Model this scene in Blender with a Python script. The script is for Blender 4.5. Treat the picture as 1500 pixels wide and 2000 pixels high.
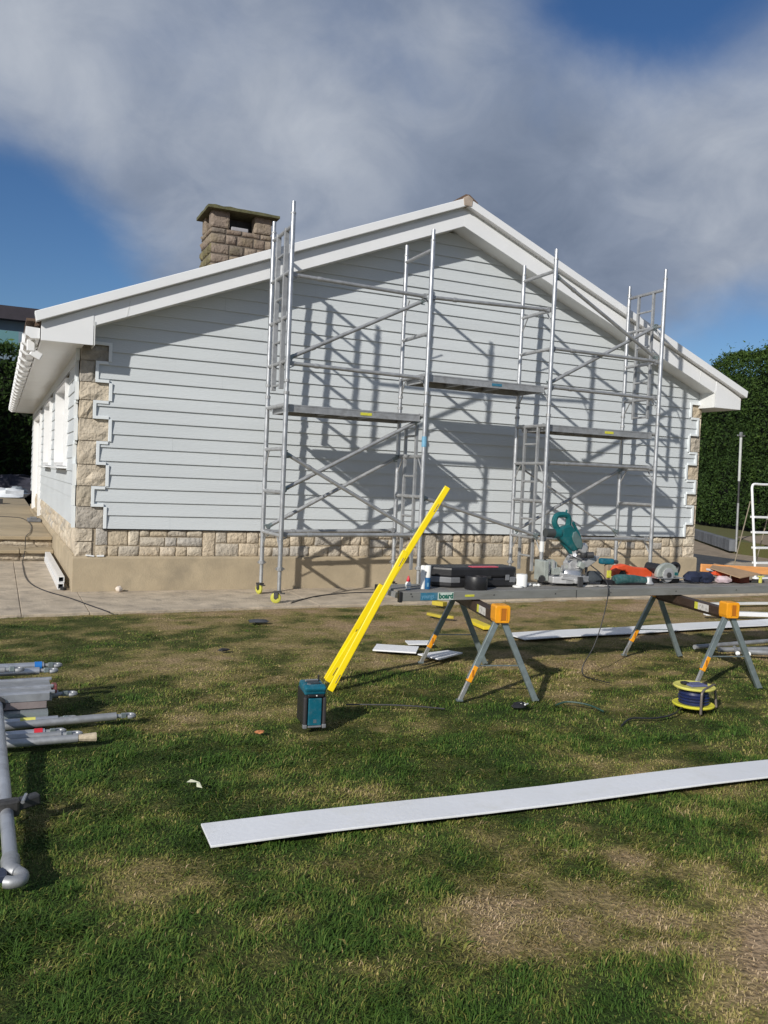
import bpy, bmesh, math, random
import numpy as np
from mathutils import Vector, Matrix
random.seed(7); rng = np.random.default_rng(7)
D = bpy.data
for o in list(D.objects): D.objects.remove(o, do_unlink=True)
SC = bpy.context.scene
COL = SC.collection

# ------------------------------------------------------------------ camera
YAW, PITCH, ROLL, FPX = math.radians(24.628), math.radians(-2.194), math.radians(2.4596), 1650.0
fw = Vector((math.sin(YAW)*math.cos(PITCH), math.cos(YAW)*math.cos(PITCH), math.sin(PITCH)))
r0 = Vector((math.cos(YAW), -math.sin(YAW), 0)); u0 = r0.cross(fw)
rt = r0*math.cos(ROLL)+u0*math.sin(ROLL); up = u0*math.cos(ROLL)-r0*math.sin(ROLL)
CAMLOC = Vector((-0.866, -10.713, 1.5))
cd = D.cameras.new('camera'); cam = D.objects.new('camera', cd); COL.objects.link(cam)
cam.matrix_world = Matrix(((rt.x, up.x, -fw.x, CAMLOC.x), (rt.y, up.y, -fw.y, CAMLOC.y), (rt.z, up.z, -fw.z, CAMLOC.z), (0, 0, 0, 1)))
cd.sensor_fit = 'HORIZONTAL'; cd.sensor_width = 36; cd.lens = 36*FPX/1500; cd.clip_end = 2000; cd.clip_start = .05
SC.camera = cam
SC.render.engine = 'CYCLES'
SC.view_settings.view_transform = 'Standard'; SC.view_settings.look = 'None'
SC.view_settings.exposure = 0.0; SC.view_settings.gamma = 1
# ------------------------------------------------------------------ sun
SUN = Vector((1.35, 1.0, -0.86)).normalized()
sd = D.lights.new('sun', 'SUN'); sd.energy = 4.2; sd.angle = math.radians(.9); sd.color = (1, .955, .88)
so = D.objects.new('sun', sd); COL.objects.link(so); so.rotation_euler = SUN.to_track_quat('-Z', 'Y').to_euler()
# ------------------------------------------------------------------ sky (world)
W = D.worlds.new('World'); SC.world = W; W.use_nodes = True
nt = W.node_tree; nt.nodes.clear(); N = nt.nodes; L = nt.links
def wn(t, **k):
    n = N.new(t)
    for a, b in k.items(): setattr(n, a, b)
    return n
def wmath(op, a, b=None, c=None, clamp=False):
    n = N.new('ShaderNodeMath'); n.operation = op; n.use_clamp = clamp
    for i, x in enumerate((a, b, c)):
        if x is None: continue
        if isinstance(x, (int, float)): n.inputs[i].default_value = x
        else: L.new(x, n.inputs[i])
    return n.outputs[0]
tc = wn('ShaderNodeTexCoord'); nrm = wn('ShaderNodeVectorMath', operation='NORMALIZE'); L.new(tc.outputs['Generated'], nrm.inputs[0])
DIR = nrm.outputs[0]
sep = wn('ShaderNodeSeparateXYZ'); L.new(DIR, sep.inputs[0])
zz = wmath('ADD', wmath('MAXIMUM', sep.outputs[2], 0.0), .55)
comb = wn('ShaderNodeCombineXYZ'); L.new(wmath('DIVIDE', sep.outputs[0], zz), comb.inputs[0]); L.new(wmath('DIVIDE', sep.outputs[1], zz), comb.inputs[1])
def wnoise(scale, detail, rough, off=(0, 0, 0), dist=0.0):
    mp = wn('ShaderNodeVectorMath', operation='ADD'); L.new(comb.outputs[0], mp.inputs[0]); mp.inputs[1].default_value = off
    n = wn('ShaderNodeTexNoise'); L.new(mp.outputs[0], n.inputs['Vector']); n.inputs['Scale'].default_value = scale
    n.inputs['Detail'].default_value = detail; n.inputs['Roughness'].default_value = rough; n.inputs['Distortion'].default_value = dist
    return n.outputs['Fac']
def blob(d, width, amt):
    v = Vector(d).normalized()
    dp = wn('ShaderNodeVectorMath', operation='DOT_PRODUCT'); L.new(DIR, dp.inputs[0]); dp.inputs[1].default_value = v
    q = wmath('MULTIPLY', wmath('SUBTRACT', 1.0, dp.outputs['Value']), 1.0/(width*width))
    return wmath('MULTIPLY', wmath('EXPONENT', wmath('MULTIPLY', q, -1.0)), amt)
n1 = wnoise(2.6, 8, .55, (3.1, 1.7, 0), .3); n2 = wnoise(7.5, 8, .6, (7.3, 2.2, 0), .4)
cov = wmath('ADD', wmath('MULTIPLY', n1, 1.25), wmath('MULTIPLY', n2, .55))
cov = wmath('SUBTRACT', cov, .38)
for d, w, a in (((-.02, .975, .20), .095, .85), ((.03, .985, .10), .10, .8), ((.09, .985, .16), .05, .35), ((-.12, .97, .21), .10, .6),
                ((.565, .68, .50), .065, .62), ((.64, .62, .49), .06, .35), ((.70, .70, .135), .055, .5), ((.75, .65, .10), .07, .5),
                ((.50, .72, .505), .05, .35)):
    cov = wmath('SUBTRACT', cov, blob(d, w, a))
for d, w, a in (((.3, .88, .37), .2, .25), ((.50, .80, .33), .16, .25), ((.66, .63, .39), .07, .3), ((.02, .92, .385), .12, .2), ((.15, .94, .28), .06, .22), ((.0, .90, .45), .16, .2), ((.66, .70, .25), .09, .35)):
    cov = wmath('ADD', cov, blob(d, w, a))
mr = wn('ShaderNodeMapRange', interpolation_type='SMOOTHSTEP'); L.new(cov, mr.inputs['Value'])
mr.inputs['From Min'].default_value = -.05; mr.inputs['From Max'].default_value = .92
mask = mr.outputs['Result']
n3 = wnoise(3.2, 8, .52, (1.0, 9.0, 0), .4); n4 = wnoise(9.0, 8, .58, (5.0, 4.0, 0), .5)
br = wmath('ADD', wmath('MULTIPLY', n3, .72), wmath('MULTIPLY', n4, .42))
for d, w, a in (((.02, .924, .382), .10, .28), ((.304, .878, .37), .08, .2), ((.66, .64, .38), .07, .2), ((.42, .80, .42), .08, .1)):
    br = wmath('ADD', br, blob(d, w, a))
for d, w, a in (((.56, .78, .275), .10, .13), ((.16, .92, .35), .06, .10), ((.33, .84, .46), .07, .12), ((.02, .95, .31), .06, .08), ((.45, .85, .26), .08, .1)):
    br = wmath('SUBTRACT', br, blob(d, w, a))
cr = wn('ShaderNodeValToRGB'); L.new(br, cr.inputs[0])
cr.color_ramp.elements[0].position = .3; cr.color_ramp.elements[0].color = (.150, .192, .275, 1)
cr.color_ramp.elements[1].position = .85; cr.color_ramp.elements[1].color = (.45, .49, .56, 1)
e = cr.color_ramp.elements.new(.55); e.color = (.245, .292, .385, 1)
sky = wn('ShaderNodeTexSky', sky_type='NISHITA'); sky.sun_disc = False
sky.sun_elevation = math.asin(-SUN.z); sky.sun_rotation = math.atan2(-SUN.x, -SUN.y); sky.air_density = 1.0; sky.dust_density = .35; sky.ozone_density = 4
hsv = wn('ShaderNodeHueSaturation'); hsv.inputs['Saturation'].default_value = 1.17; hsv.inputs['Hue'].default_value = .507; L.new(sky.outputs[0], hsv.inputs['Color'])
bg1 = wn('ShaderNodeBackground'); L.new(hsv.outputs[0], bg1.inputs[0]); bg1.inputs[1].default_value = .080
bg2 = wn('ShaderNodeBackground'); L.new(cr.outputs[0], bg2.inputs[0]); bg2.inputs[1].default_value = 1.0
mx = wn('ShaderNodeMixShader'); L.new(mask, mx.inputs[0]); L.new(bg1.outputs[0], mx.inputs[1]); L.new(bg2.outputs[0], mx.inputs[2])
wo = wn('ShaderNodeOutputWorld'); L.new(mx.outputs[0], wo.inputs[0])

# ------------------------------------------------------------------ helpers
def tag(o, label=None, cat=None, group=None, kind=None):
    if label: o['label'] = label
    if cat: o['category'] = cat
    if group: o['group'] = group
    if kind: o['kind'] = kind
    return o
def thing(name, loc, label, cat, group=None):
    o = D.objects.new(name, None); COL.objects.link(o); o.location = loc; o.empty_display_size = .1
    return tag(o, label, cat, group)
def wloc(o):
    v = Vector((0, 0, 0))
    while o: v += o.location; o = o.parent
    return v
class MB:
    def __init__(s): s.v = []; s.f = []
    def add(s, vs, fs):
        b = len(s.v); s.v += [tuple(x) for x in vs]; s.f += [tuple(b+i for i in f) for f in fs]; return s
    def box(s, c, d, rot=None):
        c = Vector(c); h = Vector(d)/2; vs = []
        for x in (-1, 1):
            for y in (-1, 1):
                for z in (-1, 1):
                    p = Vector((x*h.x, y*h.y, z*h.z))
                    if rot is not None: p = rot @ p
                    vs.append(c+p)
        return s.add(vs, [(0, 1, 3, 2), (4, 6, 7, 5), (0, 4, 5, 1), (2, 3, 7, 6), (0, 2, 6, 4), (1, 5, 7, 3)])
    def bb(s, x0, x1, y0, y1, z0, z1): return s.box(((x0+x1)/2, (y0+y1)/2, (z0+z1)/2), (x1-x0, y1-y0, z1-z0))
    def bar(s, a, b, w, h, upv=(0, 0, 1)):
        a = Vector(a); b = Vector(b); d = (b-a); l = d.length; d.normalize(); u = Vector(upv)
        if abs(d.dot(u)) > .98: u = Vector((0, 1, 0))
        x = d.cross(u).normalized(); z = x.cross(d)
        return s.box((a+b)/2, (w, l, h), Matrix((x, d, z)).transposed())
    def tube(s, a, b, r, n=10, r2=None, cap=True): return s.path([a, b], [r, r if r2 is None else r2], n, cap)
    def path(s, pts, r, n=8, cap=True):
        pts = [Vector(p) for p in pts]; rs = r if isinstance(r, (list, tuple)) else [r]*len(pts)
        b = len(s.v); prev = None
        for i, p in enumerate(pts):
            if i == 0: d = pts[1]-pts[0]
            elif i == len(pts)-1: d = pts[-1]-pts[-2]
            else: d = (pts[i+1]-p).normalized()+(p-pts[i-1]).normalized()
            d.normalize()
            if prev is None:
                u = Vector((0, 0, 1)) if abs(d.z) < .9 else Vector((1, 0, 0))
                x = d.cross(u).normalized()
            else:
                x = (prev-d*prev.dot(d)).normalized()
            prev = x; y = d.cross(x)
            for k in range(n):
                a = 2*math.pi*k/n; s.v.append(tuple(p+(x*math.cos(a)+y*math.sin(a))*rs[i]))
        for i in range(len(pts)-1):
            for k in range(n):
                q = b+i*n; s.f.append((q+k, q+(k+1) % n, q+n+(k+1) % n, q+n+k))
        if cap:
            s.f.append(tuple(b+k for k in reversed(range(n)))); q = b+(len(pts)-1)*n; s.f.append(tuple(q+k for k in range(n)))
        return s
    def lathe(s, o, prof, n=20, axis=(0, 0, 1), sx=1):
        o = Vector(o); ax = Vector(axis).normalized(); u = Vector((1, 0, 0)) if abs(ax.x) < .9 else Vector((0, 1, 0))
        x = ax.cross(u).normalized(); y = ax.cross(x); b = len(s.v)
        for (r, z) in prof:
            for k in range(n):
                a = 2*math.pi*k/n; s.v.append(tuple(o+ax*z+(x*math.cos(a)+y*math.sin(a))*r))
        m = len(prof)
        for i in range(m-1):
            for k in range(n):
                q = b+i*n; s.f.append((q+k, q+(k+1) % n, q+n+(k+1) % n, q+n+k))
        s.f.append(tuple(b+k for k in reversed(range(n)))); q = b+(m-1)*n; s.f.append(tuple(q+k for k in range(n)))
        return s
    def prism(s, poly, f0, f1):
        """poly: list of 2-tuples; f0/f1 map (a,b)->3D for the two caps"""
        n = len(poly); a = [f0(*p) for p in poly]; b = [f1(*p) for p in poly]
        fs = [tuple(range(n)), tuple(reversed(range(n, 2*n)))]+[(i, n+i, n+(i+1) % n, (i+1) % n) for i in range(n)]
        return s.add(a+b, fs)
    def prismY(s, poly, y0, y1): return s.prism(poly, lambda x, z: (x, y0, z), lambda x, z: (x, y1, z))
    def prismX(s, poly, x0, x1): return s.prism(poly, lambda y, z: (x0, y, z), lambda y, z: (x1, y, z))
    def prismZ(s, poly, z0, z1): return s.prism(poly, lambda x, y: (x, y, z0), lambda x, y: (x, y, z1))
    def build(s, name, mat, parent=None, smooth=False, bevel=0, label=None):
        off = wloc(parent)
        me = D.meshes.new(name); me.from_pydata([(x-off.x, y-off.y, z-off.z) for x, y, z in s.v], [], s.f)
        bm = bmesh.new(); bm.from_mesh(me); bmesh.ops.recalc_face_normals(bm, faces=bm.faces); bm.to_mesh(me); bm.free()
        me.materials.append(mat)
        if smooth:
            me.polygons.foreach_set('use_smooth', [True]*len(me.polygons))
            try: me.set_sharp_from_angle(angle=math.radians(40))
            except Exception: pass
        o = D.objects.new(name, me); COL.objects.link(o)
        if parent: o.parent = parent
        if bevel:
            m = o.modifiers.new('bevel', 'BEVEL'); m.width = bevel; m.segments = 2; m.limit_method = 'ANGLE'; m.angle_limit = math.radians(50)
        if label: o['label'] = label
        return o
def copy_tree(o, parent=None):
    c = o.copy(); COL.objects.link(c); c.parent = parent
    for ch in list(o.children): copy_tree(ch, c)
    return c
ALLM = {}
def mat(name, col, rough=.6, metal=0, var=.12, scale=6, bump=.1, bscale=60, rnd=0, col2=None, spec=.5, stretch=None, dirt=None):
    if name in ALLM: return ALLM[name]
    m = D.materials.new(name); m.use_nodes = True; t = m.node_tree; ns = t.nodes; ls = t.links; b = ns['Principled BSDF']
    b.inputs['Roughness'].default_value = rough; b.inputs['Metallic'].default_value = metal; b.inputs['Specular IOR Level'].default_value = spec
    tc = ns.new('ShaderNodeTexCoord'); vec = tc.outputs['Object']
    if stretch:
        mp = ns.new('ShaderNodeMapping'); mp.inputs['Scale'].default_value = stretch; ls.new(vec, mp.inputs[0]); vec = mp.outputs[0]
    n = ns.new('ShaderNodeTexNoise'); n.inputs['Scale'].default_value = scale; n.inputs['Detail'].default_value = 6; n.inputs['Roughness'].default_value = .6; ls.new(vec, n.inputs['Vector'])
    r = ns.new('ShaderNodeValToRGB'); ls.new(n.outputs['Fac'], r.inputs[0])
    c2 = col2 or tuple(min(1, c*(1+var)) for c in col); c1 = tuple(c*(1-var) for c in col)
    r.color_ramp.elements[0].position = .32; r.color_ramp.elements[0].color = (*c1, 1)
    r.color_ramp.elements[1].position = .68; r.color_ramp.elements[1].color = (*c2, 1)
    out = r.outputs[0]
    if dirt:
        n3 = ns.new('ShaderNodeTexNoise'); n3.inputs['Scale'].default_value = dirt[1]; n3.inputs['Detail'].default_value = 8; n3.inputs['Roughness'].default_value = .7; ls.new(vec, n3.inputs['Vector'])
        mr = ns.new('ShaderNodeMapRange'); mr.inputs['From Min'].default_value = .5; mr.inputs['From Max'].default_value = .72; mr.inputs['To Max'].default_value = dirt[2]; ls.new(n3.outputs['Fac'], mr.inputs['Value'])
        mx = ns.new('ShaderNodeMix'); mx.data_type = 'RGBA'; ls.new(mr.outputs[0], mx.inputs[0]); ls.new(out, mx.inputs[6]); mx.inputs[7].default_value = (*dirt[0], 1); out = mx.outputs[2]
    if rnd:
        oi = ns.new('ShaderNodeObjectInfo'); hs = ns.new('ShaderNodeHueSaturation'); ls.new(out, hs.inputs['Color'])
        mr = ns.new('ShaderNodeMapRange'); mr.inputs['To Min'].default_value = 1-rnd; mr.inputs['To Max'].default_value = 1+rnd; ls.new(oi.outputs['Random'], mr.inputs['Value']); ls.new(mr.outputs[0], hs.inputs['Value'])
        out = hs.outputs[0]
    ls.new(out, b.inputs['Base Color'])
    rr = ns.new('ShaderNodeMapRange'); rr.inputs['To Min'].default_value = max(0, rough-.1); rr.inputs['To Max'].default_value = min(1, rough+.12); ls.new(n.outputs['Fac'], rr.inputs['Value']); ls.new(rr.outputs[0], b.inputs['Roughness'])
    if bump:
        n2 = ns.new('ShaderNodeTexNoise'); n2.inputs['Scale'].default_value = bscale; n2.inputs['Detail'].default_value = 4; ls.new(vec, n2.inputs['Vector'])
        bp = ns.new('ShaderNodeBump'); bp.inputs['Strength'].default_value = bump; bp.inputs['Distance'].default_value = .01; ls.new(n2.outputs['Fac'], bp.inputs['Height']); ls.new(bp.outputs[0], b.inputs['Normal'])
    ALLM[name] = m; return m
def stonemat(name, cols, moss=0):
    m = D.materials.new(name); m.use_nodes = True; t = m.node_tree; ns = t.nodes; ls = t.links; b = ns['Principled BSDF']; b.inputs['Roughness'].default_value = .9; b.inputs['Specular IOR Level'].default_value = .2
    oi = ns.new('ShaderNodeObjectInfo'); r = ns.new('ShaderNodeValToRGB'); ls.new(oi.outputs['Random'], r.inputs[0]); r.color_ramp.interpolation = 'CONSTANT'
    r.color_ramp.elements[0].color = (*cols[0], 1); r.color_ramp.elements[1].position = 1/len(cols); r.color_ramp.elements[1].color = (*cols[1], 1)
    for i, c in enumerate(cols[2:]): e = r.color_ramp.elements.new((i+2)/len(cols)); e.color = (*c, 1)
    g = ns.new('ShaderNodeNewGeometry'); n = ns.new('ShaderNodeTexNoise'); n.inputs['Scale'].default_value = 9; n.inputs['Detail'].default_value = 8; n.inputs['Roughness'].default_value = .65; ls.new(g.outputs['Position'], n.inputs['Vector'])
    mr = ns.new('ShaderNodeMapRange'); mr.inputs['From Min'].default_value = .3; mr.inputs['From Max'].default_value = .7; mr.inputs['To Min'].default_value = .72; mr.inputs['To Max'].default_value = 1.22; ls.new(n.outputs['Fac'], mr.inputs['Value'])
    hs = ns.new('ShaderNodeHueSaturation'); ls.new(r.outputs[0], hs.inputs['Color']); ls.new(mr.outputs[0], hs.inputs['Value']); out = hs.outputs[0]
    if moss:
        n2 = ns.new('ShaderNodeTexNoise'); n2.inputs['Scale'].default_value = 5; n2.inputs['Detail'].default_value = 6; ls.new(g.outputs['Position'], n2.inputs['Vector'])
        q = ns.new('ShaderNodeMapRange'); q.inputs['From Min'].default_value = .48; q.inputs['From Max'].default_value = .65; q.inputs['To Max'].default_value = moss; ls.new(n2.outputs['Fac'], q.inputs['Value'])
        mx = ns.new('ShaderNodeMix'); mx.data_type = 'RGBA'; ls.new(q.outputs[0], mx.inputs[0]); ls.new(out, mx.inputs[6]); mx.inputs[7].default_value = (.16, .14, .04, 1); out = mx.outputs[2]
    ls.new(out, b.inputs['Base Color'])
    n3 = ns.new('ShaderNodeTexNoise'); n3.inputs['Scale'].default_value = 28; n3.inputs['Detail'].default_value = 6; ls.new(g.outputs['Position'], n3.inputs['Vector'])
    bp = ns.new('ShaderNodeBump'); bp.inputs['Strength'].default_value = .85; bp.inputs['Distance'].default_value = .025; ls.new(n3.outputs['Fac'], bp.inputs['Height']); ls.new(bp.outputs[0], b.inputs['Normal'])
    return m
def vnoise(x, y, seed=0):
    """2D value noise, numpy"""
    xi = np.floor(x).astype(np.int64); yi = np.floor(y).astype(np.int64); fx = x-xi; fy = y-yi
    fx = fx*fx*(3-2*fx); fy = fy*fy*(3-2*fy)
    def h(a, b):
        n = (a*374761393+b*668265263+seed*1442695041) & 0x7fffffff; n = ((n ^ (n >> 13))*1274126177) & 0x7fffffff
        return ((n ^ (n >> 16)) & 0xffff)/65535.0
    return (h(xi, yi)*(1-fx)+h(xi+1, yi)*fx)*(1-fy)+(h(xi, yi+1)*(1-fx)+h(xi+1, yi+1)*fx)*fy
def fbm(x, y, seed=0, o=4):
    s = 0; a = .5; t = 0
    for i in range(o): s = s+a*vnoise(x*2**i, y*2**i, seed+i*17); t += a; a *= .5
    return s/t

# ------------------------------------------------------------------ materials
CLAD = mat('painted_cladding', (.575, .61, .628), .5, var=.04, scale=1.2, bump=.35, bscale=45, rnd=.015, stretch=(.35, 1, 3))
TRIMM = mat('corner_trim_paint', (.74, .78, .80), .42, var=.03, scale=3, bump=.03)
UPVC = mat('white_upvc', (.80, .81, .82), .3, var=.03, scale=2, bump=.02)
UPVC2 = mat('white_upvc_soffit', (.72, .73, .72), .35, var=.06, scale=2, bump=.02)
RENDER = mat('plinth_render', (.42, .345, .235), .92, var=.13, scale=2.2, bump=.35, bscale=70, dirt=((.22, .19, .14), 1.3, .6))
MORTAR = mat('mortar', (.36, .30, .22), .95, var=.2, scale=20, bump=.5, bscale=80)
STONE = stonemat('sandstone', [(.55, .465, .35), (.50, .43, .33), (.59, .51, .40), (.43, .40, .355), (.53, .45, .335), (.47, .42, .345), (.61, .54, .43), (.56, .49, .385)])
QSTONE = stonemat('quoin_stone', [(.50, .43, .33), (.44, .385, .30), (.54, .47, .37), (.40, .365, .315)])
CSTONE = stonemat('chimney_stone', [(.25, .20, .16), (.29, .24, .19), (.21, .18, .15), (.27, .22, .18)], moss=.25)
MSTONE = stonemat('mossy_stone', [(.17, .15, .09), (.20, .18, .11)], moss=.9)
CONC = mat('old_concrete', (.46, .385, .29), .93, var=.22, scale=3.0, bump=.8, bscale=38, dirt=((.23, .20, .165), 4.5, .95), rnd=.06)
TERR = mat('terrace_paving', (.36, .29, .19), .93, var=.16, scale=1.4, bump=.3, bscale=40, dirt=((.2, .17, .12), 2.0, .5), rnd=.05)
MOSSC = mat('mossy_concrete', (.10, .10, .05), .95, var=.35, scale=9, bump=.6, bscale=40)
ROOFM = mat('brown_roof_tile', (.13, .085, .06), .85, var=.25, scale=6, bump=.5, bscale=30, rnd=.12)
ALU = mat('aluminium_tube', (.56, .575, .60), .36, .75, var=.12, scale=9, bump=.05, dirt=((.30, .30, .29), 14, .55), rnd=.06)
ALU2 = mat('dull_aluminium', (.40, .41, .42), .5, .55, var=.15, scale=10, bump=.08, dirt=((.22, .21, .20), 12, .6), rnd=.08)
DARKM = mat('dark_metal', (.06, .06, .062), .5, .3, var=.2, scale=12)
BLACK = mat('black_plastic', (.018, .018, .02), .42, var=.25, scale=10, bump=.05)
GREYP = mat('grey_plastic', (.17, .175, .185), .5, var=.15, scale=12)
DECK = mat('plywood_deck', (.14, .105, .075), .8, var=.3, scale=7, bump=.2, stretch=(1, 6, 1))
YEL = mat('yellow_wheel', (.50, .49, .07), .55, var=.2, scale=15, dirt=((.14, .13, .06), 18, .8))
YEL2 = mat('yellow_level_paint', (.86, .66, .008), .32, var=.05, scale=5, bump=.02)
YELP = mat('pale_yellow_plastic', (.66, .62, .14), .5, var=.12, scale=12)
ORG = mat('orange_plastic', (.80, .33, .012), .42, var=.07, scale=12)
ORG2 = mat('orange_wood', (.80, .36, .12), .6, var=.1, scale=8, stretch=(1, 8, 8))
REDO = mat('red_orange_plastic', (.70, .09, .028), .42, var=.1, scale=14)
TEAL = mat('teal_plastic', (.004, .105, .155), .4, var=.15, scale=12, dirt=((.16, .22, .24), 16, .3))
TEALS = mat('teal_saw_plastic', (.006, .105, .115), .42, var=.2, scale=14, dirt=((.10, .17, .17), 18, .5))
GALV = mat('galvanised_steel', (.25, .30, .305), .42, .55, var=.14, scale=14, bump=.05, dirt=((.14, .16, .16), 18, .5))
BROWN = mat('brown_steel', (.055, .034, .026), .5, .2, var=.2, scale=10, dirt=((.12, .09, .06), 15, .4))
WHITE = mat('white_plastic', (.82, .82, .80), .35, var=.03, scale=8, bump=.02)
WHITEB = mat('white_trim_board', (.80, .81, .83), .38, var=.03, scale=3, bump=.12, bscale=40, dirt=((.58, .57, .50), 6, .35))
BLUE = mat('blue_label', (.01, .10, .25), .4, var=.08, scale=12)
BLUE2 = mat('blue_band', (.02, .17, .52), .4, var=.1, scale=12)
STK_B = mat('sticker_blue', (.035, .17, .27), .45, var=.15, scale=25, dirt=((.2, .25, .25), 30, .5))
STK_W = mat('sticker_white', (.52, .60, .55), .5, var=.08, scale=25)
STK_G = mat('sticker_green', (.012, .13, .09), .5, var=.1, scale=25)
STK_Y = mat('sticker_yellow', (.60, .58, .06), .5, var=.15, scale=40)
PALEB = mat('sticker_pale_blue', (.16, .36, .52), .5, var=.1, scale=25)
RED = mat('red_cap', (.60, .03, .045), .4, var=.1, scale=12)
PINK = mat('pink_stripe', (.62, .10, .14), .5, var=.1, scale=12)
NAVY = mat('navy_fabric', (.012, .018, .045), .85, var=.3, scale=14, bump=.5, bscale=40)
NAVYC = mat('navy_cable', (.010, .018, .075), .45, var=.3, scale=14)
CARD = mat('cardboard', (.36, .24, .14), .85, var=.1, scale=10)
REDBR = mat('red_brown_box', (.18, .035, .012), .7, var=.15, scale=10)
PAPER = mat('pinkish_paper', (.66, .52, .55), .8, var=.1, scale=18, bump=.3, bscale=30)
STEEL = mat('bright_steel', (.60, .60, .60), .3, .8, var=.1, scale=18)
CASTM = mat('cast_aluminium', (.50, .50, .50), .48, .45, var=.14, scale=14, dirt=((.25, .25, .25), 16, .5))
GUARD = mat('saw_guard', (.42, .45, .41), .42, .35, var=.15, scale=16, dirt=((.18, .2, .2), 12, .5))
CLOTHW = mat('white_tarpaulin', (.74, .77, .80), .6, var=.08, scale=5, bump=.3, bscale=14)
DCLUT = mat('dark_clutter', (.035, .035, .05), .8, var=.4, scale=5, bump=.3)
BLOCK_SHADED = mat('shaded_grey_block', (.13, .14, .155), .9, var=.15, scale=10, bump=.3, rnd=.2)  # block grey made darker to stand in for the house's shade
EARTH = mat('tan_gravel', (.27, .215, .155), .95, var=.25, scale=3, bump=.6, bscale=25)
BWALL = mat('neighbour_wall', (.16, .22, .27), .7, var=.1, scale=2)
BROOF = mat('neighbour_roof', (.035, .03, .04), .8, var=.2, scale=3)
FASC = mat('ridge_mortar', (.40, .33, .27), .85, var=.15, scale=12)
SHADEG = mat('window_frame_white', (.80, .80, .80), .3, var=.02, scale=3, bump=0)
m = D.materials.new('window_glass'); m.use_nodes = True; b = m.node_tree.nodes['Principled BSDF']; b.inputs['Base Color'].default_value = (.55, .58, .6, 1); b.inputs['Roughness'].default_value = .08; GLASS = m
m = D.materials.new('balcony_glass'); m.use_nodes = True; b = m.node_tree.nodes['Principled BSDF']; b.inputs['Base Color'].default_value = (.12, .25, .27, 1); b.inputs['Roughness'].default_value = .12; BGLASS = m

# ================================================================== SETTING
WD = 9.79; AX = 4.915; LEN = 14.6
g = MB(); g.bb(-400, 400, -400, 500, -.6, -.06); tag(g.build('ground', EARTH), 'tan earth and gravel running to the horizon', None, None, 'structure')

# ---- concrete apron (path) made of bays with joints
path = MB().bb(-6, 14.8, -1.52, 3.2, -.25, -.02); path = tag(path.build('path', MORTAR), 'pale old concrete apron round the house', None, None, 'structure')
def bay(x0, x1, y0a, y0b, y1, nm='concrete_bay', m=CONC, zt=0.0, th=.06, par=path):
    j = .003; vs = [(x0+j, y0a+j), (x1-j, y0b+j), (x1-j, y1-j), (x0+j, y1-j)]
    MB().prismZ(vs, zt-th, zt).build(nm, m, par, bevel=.006)
ed = lambda x: -1.62+.045*max(0, min(x+.8, 4.5))
for x0, x1 in ((-6, -3.9), (-3.9, -2.2), (-2.2, -.62), (-.62, .03), (.03, 2.6), (2.6, 5.2), (5.2, 7.6), (7.6, 9.86), (9.86, 12.2), (12.2, 14.8)):
    if x1 <= .1:
        bay(x0, x1, ed(x0), ed(x1), .45 if x0 > -3 else .45); bay(x0, min(x1, -.03), .45, .45, 2.0); bay(x0, min(x1, -.03), 2.0, 2.0, 3.45)
    elif x0 > 9.8: bay(x0, x1, ed(x0), ed(x1), 1.4); bay(x0, x1, 1.4, 1.4, 4.6); bay(x0, x1, 4.6, 4.6, 7.5)
    else: bay(x0, x1, ed(x0), ed(x1), -.035)
# ---- terrace behind two stone steps
ter = MB().bb(-6, -.04, 4.06, 40, -.1, .27).bb(-6, -.04, 3.56, 4.06, -.1, .10)
ter = tag(ter.build('terrace', MORTAR), 'sunlit terrace above two stone steps beside the house', None, None, 'structure')
yy = 3.99
for j_, yl in enumerate((1.5, 1.6, 1.7, 2.2, 2.4, 3, 3.5)):
    for x0, x1 in ((-6, -4.1), (-4.1, -2.1), (-2.1, -.9), (-.9, -.035)):
        MB().bb(x0+.005, x1-.005, yy+.005, yy+yl-.005, .285, .345+random.uniform(-.004, .004)).build('paving_slab', TERR, ter, bevel=.008)
    yy += yl
x = -6
while x < -.04:
    w = min(random.uniform(.75, 1.15), -.035-x)
    if -.035-(x+w) < .35: w = -.035-x
    MB().bb(x+.004, x+w-.004, 3.46, 3.99, .115, .17+random.uniform(-.004, .004)).build('step_tread', TERR, ter, bevel=.01); x += w
def unit_stone(seed, n=4, m=3, d=.03):
    r = random.Random(seed); mb = MB(); vs = []
    for j in range(m+1):
        for i in range(n+1):
            u, v = i/n, j/m; e = min(u, 1-u, v, 1-v); h = 0 if e == 0 else 1
            vs.append((u+(r.uniform(-.03, .03) if h or True else 0)*(0 if u in (0, 1) else 1)+ (r.uniform(0, .03) if u == 0 else -r.uniform(0, .03) if u == 1 else 0), -(.25+.9*h*r.uniform(.25, 1.15)) if h else -.45*r.uniform(.3, 1),
                       v+(r.uniform(0, .05) if v == 0 else -r.uniform(0, .05) if v == 1 else r.uniform(-.04, .04))))
    b = len(vs); fs = []
    for j in range(m):
        for i in range(n): q = j*(n+1)+i; fs.append((q, q+1, q+n+2, q+n+1))
    rim = [i for i in range(n+1)]+[j*(n+1)+n for j in range(1, m+1)]+[m*(n+1)+i for i in range(n-1, -1, -1)]+[j*(n+1) for j in range(m-1, 0, -1)]
    for k in rim: vs.append((vs[k][0], .6, vs[k][2]))
    R = len(rim)
    for k in range(R): fs.append((rim[k], b+k, b+(k+1) % R, rim[(k+1) % R]))
    me = D.meshes.new('stone'); me.from_pydata(vs, [], fs); me.polygons.foreach_set('use_smooth', [True]*len(fs)); return me
USTONE = {}
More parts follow.
